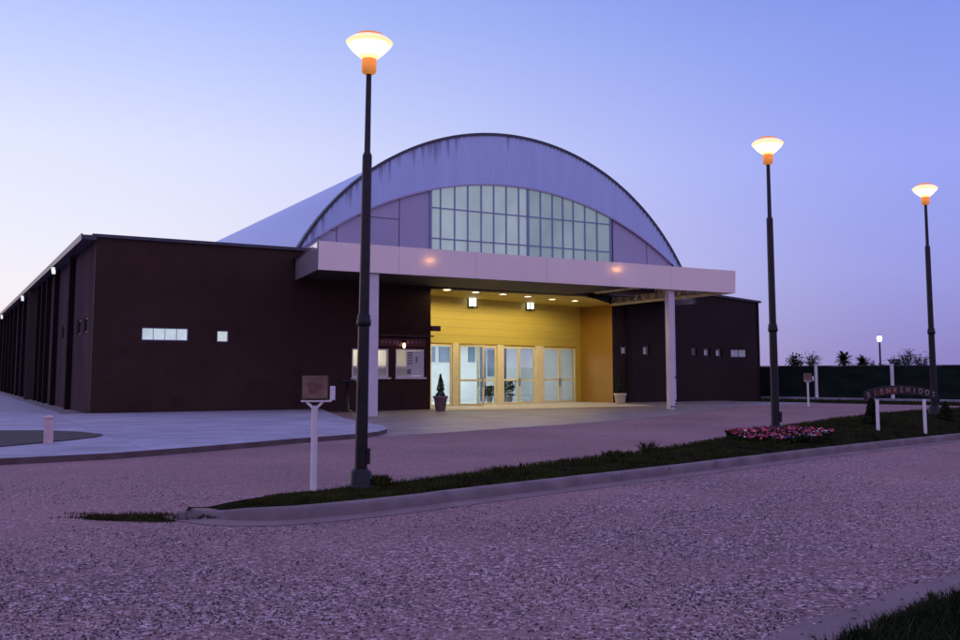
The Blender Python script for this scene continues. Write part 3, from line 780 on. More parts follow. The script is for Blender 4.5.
# fixed light at the left
def leaf(mx, w, h, name='glass_door', mid=.42, handle=True, st=.085, frame='doorframe'):
    e = node(name, hall); f = MB()
    f.box(0, st, -.025, .025, .01, h, None, mx); f.box(w-st, w, -.025, .025, .01, h, None, mx)
    f.box(st, w-st, -.025, .025, .01, .01+st*1.2, None, mx); f.box(st, w-st, -.025, .025, h-st, h, None, mx)
    f.box(st, w-st, -.024, .024, h*mid-st*.55, h*mid+st*.55, None, mx); f.build('frame', frame, e)
    p = MB(); p.box(st, w-st, -.005, .005, .01+st*1.2, h*mid-st*.55, None, mx); p.box(st, w-st, -.005, .005, h*mid+st*.55, h-st, None, mx); p.build('pane', 'glass', e)
    if handle:
        hd = MB(); sg_ = -1 if abs(mx.to_3x3().col[1].normalized().dot(MX.to_3x3().col[1])+1) < .01 else 1; mx = mx @ Matrix.Scale(sg_, 4, (0, 1, 0)); hd.bar(mx @ Vector((w-st*.5, -.07, .9)), mx @ Vector((w-st*.5, -.07, 1.3)), .03); hd.bar(mx @ Vector((w-st*.5, -.07, .95)), mx @ Vector((w-st*.5, -.02, .95)), .02); hd.bar(mx @ Vector((w-st*.5, -.07, 1.25)), mx @ Vector((w-st*.5, -.02, 1.25)), .02)
        hd.build('handle', 'mull', e)
    return e
def mat_at(s, y=0.02, rot=0, flip=False):
    m = MX @ Matrix.Translation((s, y, 0)) @ Matrix.Rotation(rot, 4, 'Z')
    if flip: m = m @ Matrix.Rotation(pi, 4, 'Z')
    return m
HD = ZD-.06
a, c = s_l+.01, sE(451.6)-.01
e = node('side_light', hall); f = MB(); box_on(f, a, a+.06, -.02, .05, .01, HD); box_on(f, c-.06, c, -.02, .05, .01, HD); box_on(f, a+.06, c-.06, -.02, .05, .01, .1); box_on(f, a+.06, c-.06, -.02, .05, HD-.06, HD); f.build('frame', 'doorframe', e)
p = MB(); box_on(p, a+.06, c-.06, .01, .02, .1, HD-.06); p.build('pane', 'glass', e)
bays = [(457.6, 496.2), (502.8, 534.8), (543.0, 575.4)]
for k, (x0, x1) in enumerate(bays):
    a, c = sE(x0)+.01, sE(x1)-.01; w = (c-a)/2-.006
    if k == 0:
        leaf(mat_at(a, -.06, radians(-68)), w*.98, HD)
    else:
        leaf(mat_at(a), w, HD)
    leaf(mat_at(c, flip=True), w, HD)
# door head behind
b = MB(); box_on(b, s_l+.005, s_r-.005, .06, .20, ZD-.055, ZD-.004); b.build('door_head', 'yellow', hall)
# lobby behind the doors
b = MB(); box_on(b, -3.5, LC+2.5, 6.4, 6.6, 0, 3.6); box_on(b, -3.7, -3.5, .3, 6.6, 0, 3.6); box_on(b, LC+.3, LC+.5, .5, 6.4, 0, 3.6); b.build('lobby_wall', 'lobbywall', hall)
b = MB(); box_on(b, -3.5, LC+.3, .23, 6.4, -.02, .025); b.build('lobby_floor', 'lobbyfloor', hall)
b = MB(); box_on(b, -3.5, LC+.3, .23, 6.4, 3.6, 3.7); b.build('lobby_ceiling', 'lobbywall', hall)
b = MB()
for s in (1.2, 4.2, 7.2, 10.2): box_on(b, s-.7, s+.7, 2.6, 3.2, 3.55, 3.59)
b.build('lobby_light_panels', 'tube', hall)
def behind(px, y, py=395):
    p = MX @ Vector((0, y, 0)); q_ = MX @ Vector((LC, y, 0)); return online(px, py, (p.x, p.y), (q_.x, q_.y))
for x0, x1, y0, y1 in ((429, 434.5, 347, 362), (439, 449.5, 347, 362), (468.3, 474.4, 347, 362), (487.5, 494, 350, 376), (508.5, 514, 350, 379), (523, 530, 352, 368)):
    s0 = behind(x0, 6.38)[0]; s1 = behind(x1, 6.38)[0]; xm = (x0+x1)/2
    b = MB(); box_on(b, s0, s1, 6.33, 6.395, behind(xm, 6.38, y1)[1], behind(xm, 6.38, y0)[1]); b.build('lobby_panel', 'lobbyblue', hall)
b = MB(); k0, k1 = behind(547, 5.0)[0], behind(572, 5.0)[0]; box_on(b, k0, k1, 4.9, 5.6, .03, 1.05); box_on(b, k0-.05, k1+.05, 4.84, 5.66, 1.055, 1.10); b.build('lobby_counter', 'lobbyblue', hall)
for s, y in ((behind(484.5, 3.6)[0], 3.6), (behind(505, 2.2)[0], 2.2)):
    b = MB(); box_on(b, s-.11, s+.11, y, y+.22, .03, 3.59); b.build('lobby_post', 'mull', hall)
# lanterns and downlights
for x, y in ((470.5, 302), (528.2, 305)):
    s = sE(x, y); z = zE(x, y); e = node('wall_lantern', hall); q = MX @ Vector((s, -.16, z))
    b = MB(); box_on(b, s-.13, s+.13, -.26, -.05, z-.22, z+.22); b.build('lantern_glass', 'lantern', e)
    b = MB(); box_on(b, s-.20, s+.20, -.30, -.003, z+.225, z+.30); box_on(b, s-.20, s+.20, -.30, -.003, z-.29, z-.225)
    for xx in (-.20, .14): box_on(b, s+xx, s+xx+.06, -.045, -.003, z-.225, z+.225)
    for xx in (-.17, .135): box_on(b, s+xx, s+xx+.035, -.29, -.262, z-.225, z+.225)
    b.build('lantern_frame', 'black', e)
downs = [(447, 290), (475.7, 292.3), (503, 294.4), (527.8, 296.5), (552.5, 299.3), (575, 300.9)]
for x, y in downs:
    q = loc(G(x, y, CEIL-.02)); e = node('downlight', hall)
    b = MB(); b.lathe([(.17, -.012), (.17, -.004)], 16, None, (q.x, q.y, CEIL)); b.build('glass', 'downglow', e)
    b = MB(); b.lathe([(.175, -.03), (.22, -.03), (.22, -.002), (.175, -.002)], 16, None, (q.x, q.y, CEIL), cap=False); b.build('ring', 'white', e)

# --- canopy
can = node('canopy', hall)
c0, c1, vF = 6.53, 26.12, -5.1; zb0, zb1 = 5.10, 6.10
LEAN = -.042
lb = onv(296.5, 262, -.25)                                   # where the short left end meets the wall
fp = MB(); seams = [c0, 9.6, 12.8, 16.0, 19.2, 22.4, c1]
for a, c in zip(seams[:-1], seams[1:]):
    fp.add([(a+.004, vF, zb0), (c-.004, vF, zb0), (c-.004, vF+LEAN, zb1), (a+.004, vF+LEAN, zb1)], [(0, 1, 2, 3)])
fp.build('fascia', 'fascia', can)
b = MB(); b.box(c0+.002, c1-.002, vF+.04, vF+.12, zb0-.002, zb1-.002); b.build('fascia_backing', 'joint', can)
b = MB(); b.add([(c0, vF, zb0), (lb.x, -.14, zb0+.1), (lb.x, -.14, zb1), (c0, vF+LEAN, zb1)], [(3, 2, 1, 0)]); b.add([(c0+.06, vF+.03, zb0), (lb.x+.06, -.14, zb0+.1), (lb.x+.06, -.14, zb1), (c0+.06, vF+.035, zb1)], [(0, 1, 2, 3)])
b.build('end_fascia', 'fascia', can); b = MB()
b.add([(c1, vF, zb0), (c1, 3.7, zb0), (c1, 3.7, zb1), (c1, vF+LEAN, zb1)], [(0, 1, 2, 3)]); b.add([(c1-.06, vF+.04, zb0+.35), (c1-.06, 3.7, zb0+.35), (c1-.06, 3.7, zb1), (c1-.06, vF+.04, zb1)], [(3, 2, 1, 0)])
b.build('end_fascia', 'fascia', can)
b = MB(); b.add([(c0+.05, vF+.12, zb1-.06), (c1-.06, vF+.12, zb1-.06), (c1-.06, 1.3, zb1-.06), (lb.x+.06, 1.3, zb1-.06)], [(0, 1, 2, 3)]); b.build('canopy_roof', 'trim', can)
b = MB(); us_ = 20.72
b.add([(c0+.05, vF+.13, zb0+.06), (us_, vF+.13, zb0+.06), (us_, -.26, zb0+.06), (lb.x+.05, -.26, zb0+.16)], [(3, 2, 1, 0)]); b.build('soffit', 'soffit', can)
b = MB(); b.box(us_, us_+.12, vF+.13, -1.9, zb0-.01, zb0+.28); b.build('soffit_edge_beam', 'steel', can)
# lattice truss along the open right end, and a second one further in
def truss(u, v0, v1, zl, zh, n):
    t = MB(); t.bar((u, v0, zl), (u, v1, zl), .16, .12, 'steel'); t.bar((u, v0, zh), (u, v1, zh), .10, .10, 'steel')
    for i in range(n):
        a = v0+(v1-v0)*i/n; c = v0+(v1-v0)*(i+1)/n; m_ = (a+c)/2
        t.bar((u, a, zl+.06), (u, m_, zh-.05), .07, .07, 'steel'); t.bar((u, m_, zh-.05), (u, c, zl+.06), .07, .07, 'steel')
    t.build('lattice_truss', None, can)
truss(c1-.22, vF+.15, 3.6, zb0+.03, zb0+.82, 13)
# columns
cl = loc(G(371.4, 415.8)); cr = loc(G(670.3, 410.4))
vC = vF+.30
clu = onv(371.3, 350, vC).x; cru = onv(670.0, 350, vC).x
b = MB(); b.box(clu-.20, clu+.20, vC-.17, vC+.17, 0, zb0+.05); b.build('column', 'column', can, .012)
b = MB(); b.box(cru-.13, cru+.13, vC-.13, vC+.13, 0, zb0+.05); b.build('column', 'column', can, .012)
b = MB(); b.lathe([(.065, .12), (.065, 5.1)], 14, None, (cru+.24, vC+.02, 0)); b.build('downpipe', 'column', can)
b = MB()
for z in (.18, .32, 1.32): b.lathe([(.075, z), (.082, z+.01), (.082, z+.07), (.075, z+.08)], 14, None, (cru+.24, vC+.02, 0))
b.box(cru-.15, cru+.15, vC-.145, vC-.1305, .10, .14); b.build('pipe_clamps', 'black', can)

# lights of the hall (lamps visible in the photograph)
def lamp(kind, name, P, energy, col, **kw):
    d = bpy.data.lights.new(name, kind); d.energy = energy; d.color = col
    for k, v in kw.items(): setattr(d, k, v)
    o = bpy.data.objects.new(name, d); C.objects.link(o); o.location = P; return o
W = lambda p: A0+U*p[0]+V*p[1]+Vector((0, 0, p[2]))
for x, y in downs:
    q = G(x, y, CEIL-.02); q.z = CEIL-.06
    lamp('SPOT', 'downlight_beam', q, 165, (1.0, .82, .42), spot_size=radians(178), spot_blend=.25, shadow_soft_size=.12)
for s in (1.5, 5.6, 9.7):
    q = MX @ Vector((s, 3.2, 3.45)); o = lamp('AREA', 'lobby_light', W(q), 165, (.95, .98, 1.0), size=1.6)
o = lamp('AREA', 'booth_light', W(((bu0+bu1)/2, 1.2, 3.12)), 42, (1.0, .93, .80), size=1.4)

# ------------------------------------------------------------------ street lamps along the island
def street_lamp(P, label, top=True):
    e = thing('street_lamp', P, label, 'street lamp', 'street lamps along the grass island')
    b = MB(); b.lathe([(.205, -.06), (.205, .03), (.16, .035), (.155, .05), (.14, .20), (.115, .225), (.10, .24)], 20); b.build('base', 'black', e)
    b = MB(); b.lathe([(.082, .23), (.075, 2.08)], 18); b.box(.07, .115, -.05, .05, .30, .50); b.build('lower_pole', 'black', e)
    b = MB(); b.lathe([(.078, 2.07), (.095, 2.09), (.095, 2.16), (.086, 2.17), (.086, 2.21), (.072, 2.24)], 18); b.build('collar', 'black', e)
    b = MB(); b.lathe([(.069, 2.23), (.064, 4.34), (.054, 4.37), (.041, 4.39), (.036, 5.46)], 16); b.build('upper_pole', 'black', e)
    h = node('lantern', e)
    b = MB(); b.lathe([(.05, 5.455), (.085, 5.47), (.10, 5.50), (.10, 5.64), (.095, 5.66)], 18); b.build('neck', 'neck', h)
    b = MB(); b.lathe([(.098, 5.665), (.14, 5.705), (.215, 5.775), (.295, 5.86), (.315, 5.89), (.298, 5.908), (.24, 5.95), (.17, 5.975)], 28); b.build('glass_bowl', 'lampglow', h)
    b = MB(); b.lathe([(.19, 5.977), (.19, 5.992), (.12, 6.02), (.03, 6.035)], 24); b.build('cap', 'neck', h)  # cap emits as well, in place of light caught from the bowl
    return e
LS = .98
L1 = street_lamp(G(360.5, 487.5, .075), 'tall black street lamp with glowing bowl lantern, nearest one, beside the white post')
L1.scale = (LS, LS, LS); L1.rotation_euler = (0, radians(.5), 0)
P2 = at_depth(776, 437.3, 18.9); P3 = at_depth(935, 415.3, 25.4); P4 = P3+(P3-P2)*1.2; P4.z = .45
for P_, lab in ((P2, 'black street lamp rising out of the bed of pink and red flowers'), (P3, 'black street lamp standing just behind the arched welcome sign'),
                (P4, 'black street lamp farther along the island past the welcome sign')):
    o = copy_tree(L1); o.location = P_; o.rotation_euler = (0, 0, 0); o.scale = (1.0, 1.0, 1.0) if P_ is P2 else (1.035, 1.035, 1.035); o['label'] = lab

# far lamp beyond the fence
Y = 80; q = at_depth(881.5, 392, Y); hh = at_depth(881.5, 336.5, Y).z
e = thing('distant_lamp', (q.x, q.y, 0), 'small distant pole lamp with white light above the fence', 'street lamp')
b = MB(); b.lathe([(.16, -.02), (.13, .3), (.10, .32), (.07, hh-.5)], 10); b.build('pole', 'black', e)
b = MB(); b.lathe([(.08, hh-.42), (.17, hh-.34), (.20, hh-.1), (.16, hh), (.08, hh+.05)], 14); b.build('glass_head', 'farlamp', e)
b = MB(); b.lathe([(.2, hh+.052), (.14, hh+.1), (.03, hh+.14)], 12); b.build('cap', 'black', e)

# ------------------------------------------------------------------ floodlights in yoke brackets on white posts
def floodlight(P, H, rz, label, sc=1.0):
    e = thing('post_light', P, label, 'floodlight', 'box lights on white posts', rz)
    b = MB(); b.lathe([(.041, -.05), (.041, H-.40), (.05, H-.37)], 12); b.build('post', 'white', e)
    b = MB(); zb = H-.30
    b.bar((-.165, 0, zb-.012), (.205, 0, zb-.012), .09, .022); b.box(.185, .245, -.045, .045, zb-.001, zb+.17)
    b.bar((-.10, 0, zb-.02), (-.01, 0, zb-.11), .06, .03); b.bar((.10, 0, zb-.02), (.01, 0, zb-.11), .06, .03)
    b.build('yoke', 'white', e, .004)
    h = MB(); x0, x1, z0, z1 = -.155, .165, zb+.012, H
    h.add([(x0, -.06, z0), (x1, -.06, z0), (x1, -.06, z1), (x0, -.06, z1), (x0+.05, .16, z0+.04), (x1-.05, .16, z0+.04), (x1-.05, .16, z1-.05), (x0+.05, .16, z1-.05)],
          [(0, 4, 5, 1), (1, 5, 6, 2), (2, 6, 7, 3), (3, 7, 4, 0), (4, 7, 6, 5), (0, 1, 2, 3)])
    h.build('housing', 'housing', e, .006)
    f = MB(); f.box(x0+.012, x1-.012, -.068, -.0605, z0+.012, z1-.012); f.build('face', 'rustface', e)
    f = MB(); pts = []
    for k in range(18):
        a = 2*pi*k/18; r = 1+.25*sin(3*a+1); pts.append(((x0+x1)/2-.01+.085*r*cos(a), -.0695, (z0+z1)/2+.07*r*sin(a)))
    f.add(pts, [tuple(range(18))]); f.build('faded_patch', 'rustred', e)
    return e
fl = floodlight(G(313.5, 487.5, .12), 1.36, radians(4), 'boxy reddish light on a white post near the left tip of the grass island')
q = G(808.5, 406.3, .01)
o = copy_tree(fl); o.location = q; o.scale = (1.12, 1.12, 1.12); o['label'] = 'small boxy light on a post in front of the far dark fence'; o.rotation_euler = (0, 0, radians(-20))

def proj(P):
    d = P-CAM; yv = -d.y*sin(PITCH)+d.z*cos(PITCH); zv = d.y*cos(PITCH)+d.z*sin(PITCH); return 480+F*d.x/zv, CY-F*yv/zv
def on_lawn(px, py):
    best = None
    for i in range((NT-1)*6):
        for j in range(41):
            p = isl(i/6, j/40); q = proj(p); e = (q[0]-px)**2+(q[1]-py)**2
            if best is None or e < best[0]: best = (e, p)
    return best[1]
# ------------------------------------------------------------------ arched welcome sign
lq = on_lawn(878.5, 429.5); rq = on_lawn(924.5, 432)
mid = (lq+rq)/2; dv = (rq-lq); dv.z = 0; Ls = dv.length; rz = atan2(dv.y, dv.x)
e = thing('welcome_sign', mid, 'arched dark welcome sign with pale letters on two white posts in the grass', 'sign', rz=rz)
lq = at_depth(878.5, 429.5, lq.y); rq = at_depth(924.5, 431.8, rq.y); zt = at_depth(901.5, 399.5, mid.y).z-mid.z; zk = Ls/1.0
for s in (-1, 1):
    b = MB(); b.box(s*Ls/2-.027, s*Ls/2+.027, -.027, .027, -.16, zt); b.build('post', 'white', e, .004)
HW = Ls*.76; sag = .13; zc_ = zt+.02
arcz = lambda x: zc_+sag*(1-(x/HW)**2)
b = MB(); vs = []; fs = []; n = 28
for i in range(n+1):
    x = -HW+2*HW*i/n; z = arcz(x)
    vs += [(x, -.012, z-.03), (x, -.012, z+.165), (x, .02, z+.165), (x, .02, z-.03)]
for i in range(n):
    k = i*4
    for j in range(4): fs.append((k+j, k+4+j, k+4+(j+1) % 4, k+(j+1) % 4))
fs += [(0, 1, 2, 3), (n*4+3, n*4+2, n*4+1, n*4)]
b.add(vs, fs); b.build('board', 'signwood', e)
b = MB()
for i in range(8):
    x = -HW*.66+i*.075; z = arcz(x); b.add([(x, -.0145, z+.0), (x+.075, -.0145, arcz(x+.075)), (x+.075, -.0145, arcz(x+.075)+.13), (x, -.0145, z+.13)], [(0, 1, 2, 3)])
b.build('red_patch', 'signred', e)
b = MB(); word = 'BIENVENIDOS'
dg = bpy.context.evaluated_depsgraph_get()
for i, ch in enumerate(word):
    cu = bpy.data.curves.new('glyph', 'FONT'); cu.body = ch; cu.size = .165; cu.align_x = 'CENTER'; cu.extrude = .006; cu.offset = .004
    ob = bpy.data.objects.new('glyph', cu); C.objects.link(ob); bpy.context.view_layer.update()
    me = bpy.data.meshes.new_from_object(ob.evaluated_get(bpy.context.evaluated_depsgraph_get()))
    x = -HW*.90+i*HW*1.80/10; sl = math.atan(-2*sag*x/HW/HW)
    mt = Matrix.Translation((x, -.022, arcz(x)+.012)) @ Matrix.Rotation(-sl, 4, 'Y') @ Matrix.Rotation(pi/2, 4, 'X')
    b.add([mt @ v.co for v in me.vertices], [tuple(p.vertices) for p in me.polygons])
    C.objects.unlink(ob); bpy.data.objects.remove(ob); bpy.data.curves.remove(cu); bpy.data.meshes.remove(me)
b.build('letters', 'letter', e)

# ------------------------------------------------------------------ fence of shade netting with white posts
fe = thing('netting_fence', F0, 'long dark green netting fence with white posts at the far right', 'fence')
pos = [-8.5]
def fence_t(px):
    d = ray(px, 380); nrm = Vector((FD.y, -FD.x, 0)); t = (F0-CAM).dot(nrm)/d.dot(nrm); return (CAM+d*t-F0).dot(FD)
tp = [fence_t(817), fence_t(893)]; st_ = tp[1]-tp[0]
allp = [tp[0]-st_, tp[0], tp[1], tp[1]+st_*1.02, tp[1]+2*st_, tp[1]+3*st_, tp[1]+4*st_]
b = MB(); t = -9.0
seg = []
while t < 44: seg.append(t); t += .35
for a, c in zip(seg[:-1], seg[1:]):
    def tz(x): return 1.95+.012*sin(x*1.3)+.012*noise.noise(Vector((x*.9, 0, 0)))
    def off(x, z): return .035*noise.noise(Vector((x*.8, z*1.1, 5)))
    for z0, z1 in ((.05, .5), (.5, 1.0), (1.0, 1.5), (1.5, None)):
        za, zc2 = (tz(a), tz(c)) if z1 is None else (z1, z1)
        pts = [FD*a+FN*off(a, z0)+Vector((0, 0, z0)), FD*c+FN*off(c, z0)+Vector((0, 0, z0)), FD*c+FN*off(c, za)+Vector((0, 0, zc2)), FD*a+FN*off(a, za)+Vector((0, 0, za))]
        b.add(pts, [(0, 1, 2, 3)], None, True)
b.build('netting', 'netting', fe)
b = MB(); b.bar(FD*-9+Vector((0, 0, 1.97))-FN*.05, FD*44+Vector((0, 0, 1.97))-FN*.05, .05); b.build('top_rail', 'trim', fe)
for t in allp:
    b = MB(); p = FD*t+FN*.12; b.box(p.x-.075, p.x+.075, p.y-.07, p.y+.07, -.05, 2.03); b.box(p.x-.095, p.x+.095, p.y-.09, p.y+.09, 2.032, 2.07); b.build('post', 'white', fe)
# low pale marker post
q = G(797, 398.6, .02); e = thing('marker_post', q, 'short pale post standing at the foot of the netting fence', 'post')
b = MB(); b.lathe([(.10, -.03), (.10, .56), (.08, .60), (.03, .62)], 12); b.build('shaft', 'concrete', e)

# ------------------------------------------------------------------ bollard, pots, stand
q = G(48.2, 443.6, .11); e = thing('bollard', q, 'short pinkish stone bollard beside the dark planting bed', 'bollard', rz=radians(20))
b = MB(); b.box(-.085, .085, -.085, .085, -.02, .50); b.build('shaft', 'bollard', e, .012)
b = MB(); b.add([(-.10, -.10, .502), (.10, -.10, .502), (.10, .10, .502), (-.10, .10, .502), (-.10, -.10, .53), (.10, -.10, .53), (.10, .10, .53), (-.10, .10, .53), (0, 0, .575)],
                [(3, 2, 1, 0), (0, 1, 5, 4), (1, 2, 6, 5), (2, 3, 7, 6), (3, 0, 4, 7), (4, 5, 8), (5, 6, 8), (6, 7, 8), (7, 4, 8)]); b.build('cap', 'bollard', e)

def leaves(b, pts, size, mats, n_up=.3):
    for p in pts:
        s = size*random.uniform(.6, 1.3); d = Vector((random.gauss(0, 1), random.gauss(0, 1), random.gauss(0, 1)+n_up)).normalized()
        x = d.orthogonal().normalized(); x.rotate(Matrix.Rotation(random.random()*6.3, 3, d)); y = d.cross(x)
        b.add([p-x*s*.5, p+y*s*.22, p+x*s*.5, p-y*s*.22], [(0, 1, 2, 3)], random.choice(mats))
def cone_pts(n, h, r0, z0, wob=.18):
    out = []
    for k in range(n):
        t = random.random()**1.4; a = random.random()*2*pi
        r = r0*(1-t)**.85*(1+wob*noise.noise(Vector((cos(a)*1.5, sin(a)*1.5, t*4))))*sqrt(random.uniform(.45, 1))
        out.append(Vector((r*cos(a), r*sin(a), z0+t*h)))
    return out
q = G(440.5, 411, .004); e = thing('potted_conifer', q, 'small clipped conifer in a plum coloured pot left of the glass doors', 'potted plant')
b = MB(); b.lathe([(.17, 0), (.20, .03), (.27, .50), (.31, .52), (.31, .60), (.28, .61), (.27, .58)], 20, cap=False); b.lathe([(.001, .56), (.275, .56)], 20, cap=False); b.build('pot', 'terracotta', e)
b = MB(); b.tube([(0, 0, .55), (0, 0, 1.3)], [.025, .01]); b.build('stem', 'bark', e)
b = MB(); leaves(b, cone_pts(600, .34, .21, .60)+cone_pts(750, .66, .17, .84), .08, ['leafdark', 'leafdark', 'leafmid']); b.build('foliage', None, e)
q = G(620.3, 404.0, .004); e = thing('potted_shrub', q, 'thin dark shrub in a pale pot right of the yellow entrance', 'potted plant')
b = MB(); b.lathe([(.20, 0), (.25, .04), (.29, .42), (.33, .44), (.33, .52), (.30, .53), (.29, .5)], 20, cap=False); b.lathe([(.001, .48), (.295, .48)], 20, cap=False); b.build('pot', 'stonepot', e)
b = MB(); b.tube([(0, 0, .45), (.01, 0, 1.5)], [.02, .008]); b.build('stem', 'bark', e)
b = MB(); leaves(b, cone_pts(700, 1.25, .17, .5), .09, ['leafdark', 'leafmid']); b.build('foliage', None, e)
# plants seen through the doors
for s, y, h, lab in ((behind(489.5, 1.5)[0], 1.5, .85, 'leafy plant inside the lobby behind the left pair of doors'), (behind(509.5, .7)[0], .7, 1.15, 'dark bushy plant inside the lobby behind the middle pair of doors')):
    p = W(MX @ Vector((s, y, .026))); e = thing('lobby_plant', p, lab, 'potted plant', 'plants inside the lobby')
    b = MB(); b.lathe([(.13, 0), (.17, .30), (.18, .32), (.16, .33)], 14); b.build('pot', 'ink', e)
    b = MB(); leaves(b, [Vector((random.gauss(0, .16), random.gauss(0, .16), .35+random.random()*(h-.35))) for k in range(260)], .16, ['leafdark', 'leafmid']); b.build('foliage', None, e)
# dark T shaped stand by the brown wall
q = G(347, 411.5, .11); e = thing('ash_stand', q, 'dark pedestal stand with a flat top against the brown wall behind the nearest lamp', 'stand')
b = MB(); b.lathe([(.20, 0), (.20, .03), (.07, .06), (.06, 1.02), (.10, 1.05)], 14); b.build('pedestal', 'black', e)
b = MB(); b.lathe([(.30, 1.055), (.36, 1.07), (.36, 1.17), (.33, 1.18)], 18); b.build('top_tray', 'black', e)

# ------------------------------------------------------------------ shrubs and flowers on the island
def at_island(px, py, Y):
    return at_depth(px, py, Y)
def cone_shrub(P, h, r, label):
    e = thing('conical_shrub', P, label, 'shrub', 'clipped conical shrubs on the island')
    b = MB(); b.tube([(0, 0, -.1), (0, 0, h*.7)], [.04, .015]); b.build('trunk', 'bark', e)
    b = MB(); leaves(b, cone_pts(3200, h, r, .02, .35), .075, ['leafdark', 'leafdark', 'leafdark', 'leafmid']); b.build('crown', None, e)
    return e
q = on_lawn(871.5, 424); cone_shrub(q, .62*q.y/22.4, .20*q.y/22.4, 'dark clipped cone shrub beside the left post of the welcome sign')
q = on_lawn(946.5, 419.5); cone_shrub(q, .40*q.y/23.2, .2*q.y/23.2, 'dark clipped cone shrub at the right edge behind the welcome sign')
b = MB(); q0 = P2
lf = []; fl_ = []
for k in range(7500):
    a = random.random()*2*pi; r = sqrt(random.random())
    t = r*cos(a); w = r*sin(a)
    p = q0+Vector((t*1.32+.05, w*.85-.05+t*.50, 0))
    n = noise.noise(p*1.6)
    if r+n*.6 > .92 or noise.noise(p*4.5) > .42: continue
    z = .06+random.random()*.16*(1-.4*r)+.05*n; p.z = P2.z-.02+z-.10*max(0, -w)
    if z > .13 and random.random() < .5: fl_.append((p, t, w))
    else: lf.append(p)
leaves(b, lf, .09, ['leafdark', 'leafmid', 'leafdark'])
fo = b.build('bed_foliage')
tag(fo, 'low dark leaves under the pink and red flowers around the middle lamp', 'plants', kind='stuff')
b = MB()
for p, t, w in fl_:
    k = random.random()
    c_ = 'pink' if k < .52 else ('red' if k < .78 else ('whitepetal' if k < .90 else 'violet'))
    if t > .35 and w < -.1: c_ = random.choice(['violet', 'whitepetal', 'red', 'pink'])
    s = random.uniform(.016, .032); ang = random.random()*6.3; tl = Vector((random.gauss(0, .5), random.gauss(0, .5)-.35, 1)).normalized()
    x = tl.orthogonal().normalized(); y = tl.cross(x); vs = [p+tl*.0]
    for j in range(5):
        aa = ang+j*2*pi/5; vs.append(p+(x*cos(aa)+y*sin(aa))*s+tl*s*.35); 
    b.add(vs, [(0, 1+j, 1+(j+1) % 5) for j in range(5)], c_)
tag(b.build('flowers'), 'pink, red and white bedding flowers around the middle street lamp', 'flowers', kind='stuff')
# taller tufts on the island
def tuft(P, h, r, n, label, cat='weed tuft'):
    e = thing('grass_tuft', P, label, cat, 'weed tufts on the island')
    b = MB()
    for k in range(n):
        a = random.random()*6.3; rr_ = r*random.random(); le = random.uniform(.2, .9)*h
        p = Vector((cos(a)*rr_, sin(a)*rr_, -.02)); w = .008
        q = p+Vector((cos(a)*le*.8, sin(a)*le*.8, h*random.uniform(.4, 1))); m_ = p.lerp(q, .55)+Vector((0, 0, h*.12))
        b.add([p+Vector((-w, 0, 0)), p+Vector((w, 0, 0)), m_+Vector((w*.8, 0, 0)), q, m_-Vector((w*.8, 0, 0))], [(0, 1, 2, 3, 4)], 'blade' if random.random() < .8 else 'bladedry')
    b.build('blades', None, e); return e
tuft(G(379, 482, .13), .12, .14, 240, 'dark weed tuft just right of the nearest lamp base')
tuft(G(620, 457, .17), .14, .26, 260, 'broad leafy weed clump on the far edge of the island')
tuft(G(648, 453, .17), .24, .10, 90, 'tall stalked weed clump on the far edge of the island, left of the flowers')

# ------------------------------------------------------------------ trees beyond the fence
def palm(px, yt, yb, Y, label, w):
    t = at_depth(px, yt, Y); c = at_depth(px, (yt+yb)/2+1, Y); R = w/2*Y/F
    e = thing('palm_tree', (t.x, t.y, 0), label, 'palm tree', 'palms beyond the fence')
    b = MB(); b.tube([(0, 0, -.05), (.05, 0, c.z*.5), (0, 0, c.z)], [.22, .17, .13], 8); b.build('trunk', 'bark', e)
    b = MB()
    for k in range(90):
        az = random.random()*6.3; el = random.uniform(-.55, 1.3); L = R*random.uniform(.8, 1.25); d0 = Vector((cos(az)*cos(el), sin(az)*cos(el), sin(el)))
        prev = Vector((0, 0, c.z)); pts = [prev]
        for j in range(1, 7): 
            d0 = (d0+Vector((0, 0, -.10))).normalized(); prev = prev+d0*L/6; pts.append(prev)
        for j in range(6):
            m_ = (pts[j]+pts[j+1])/2; sd = (pts[j+1]-pts[j]).cross(Vector((0, 0, 1))); sd = sd.normalized() if sd.length > 1e-5 else Vector((1, 0, 0))
            for sgn in (-1, 1):
                tip = m_+sd*sgn*L*.34*(1-j/9)+(pts[j+1]-pts[j])*.8+Vector((0, 0, -.04))
                b.add([pts[j], pts[j+1], tip], [(0, 1, 2)], 'leafdark' if random.random() < .7 else 'leafmid')
    b.build('crown', None, e)
palm(843.5, 351, 367, 92, 'rounder of the two dark palms above the far fence, left one', 17)
palm(861.5, 355.5, 367, 92, 'smaller dark palm above the far fence, immediately right of the rounder palm', 14)
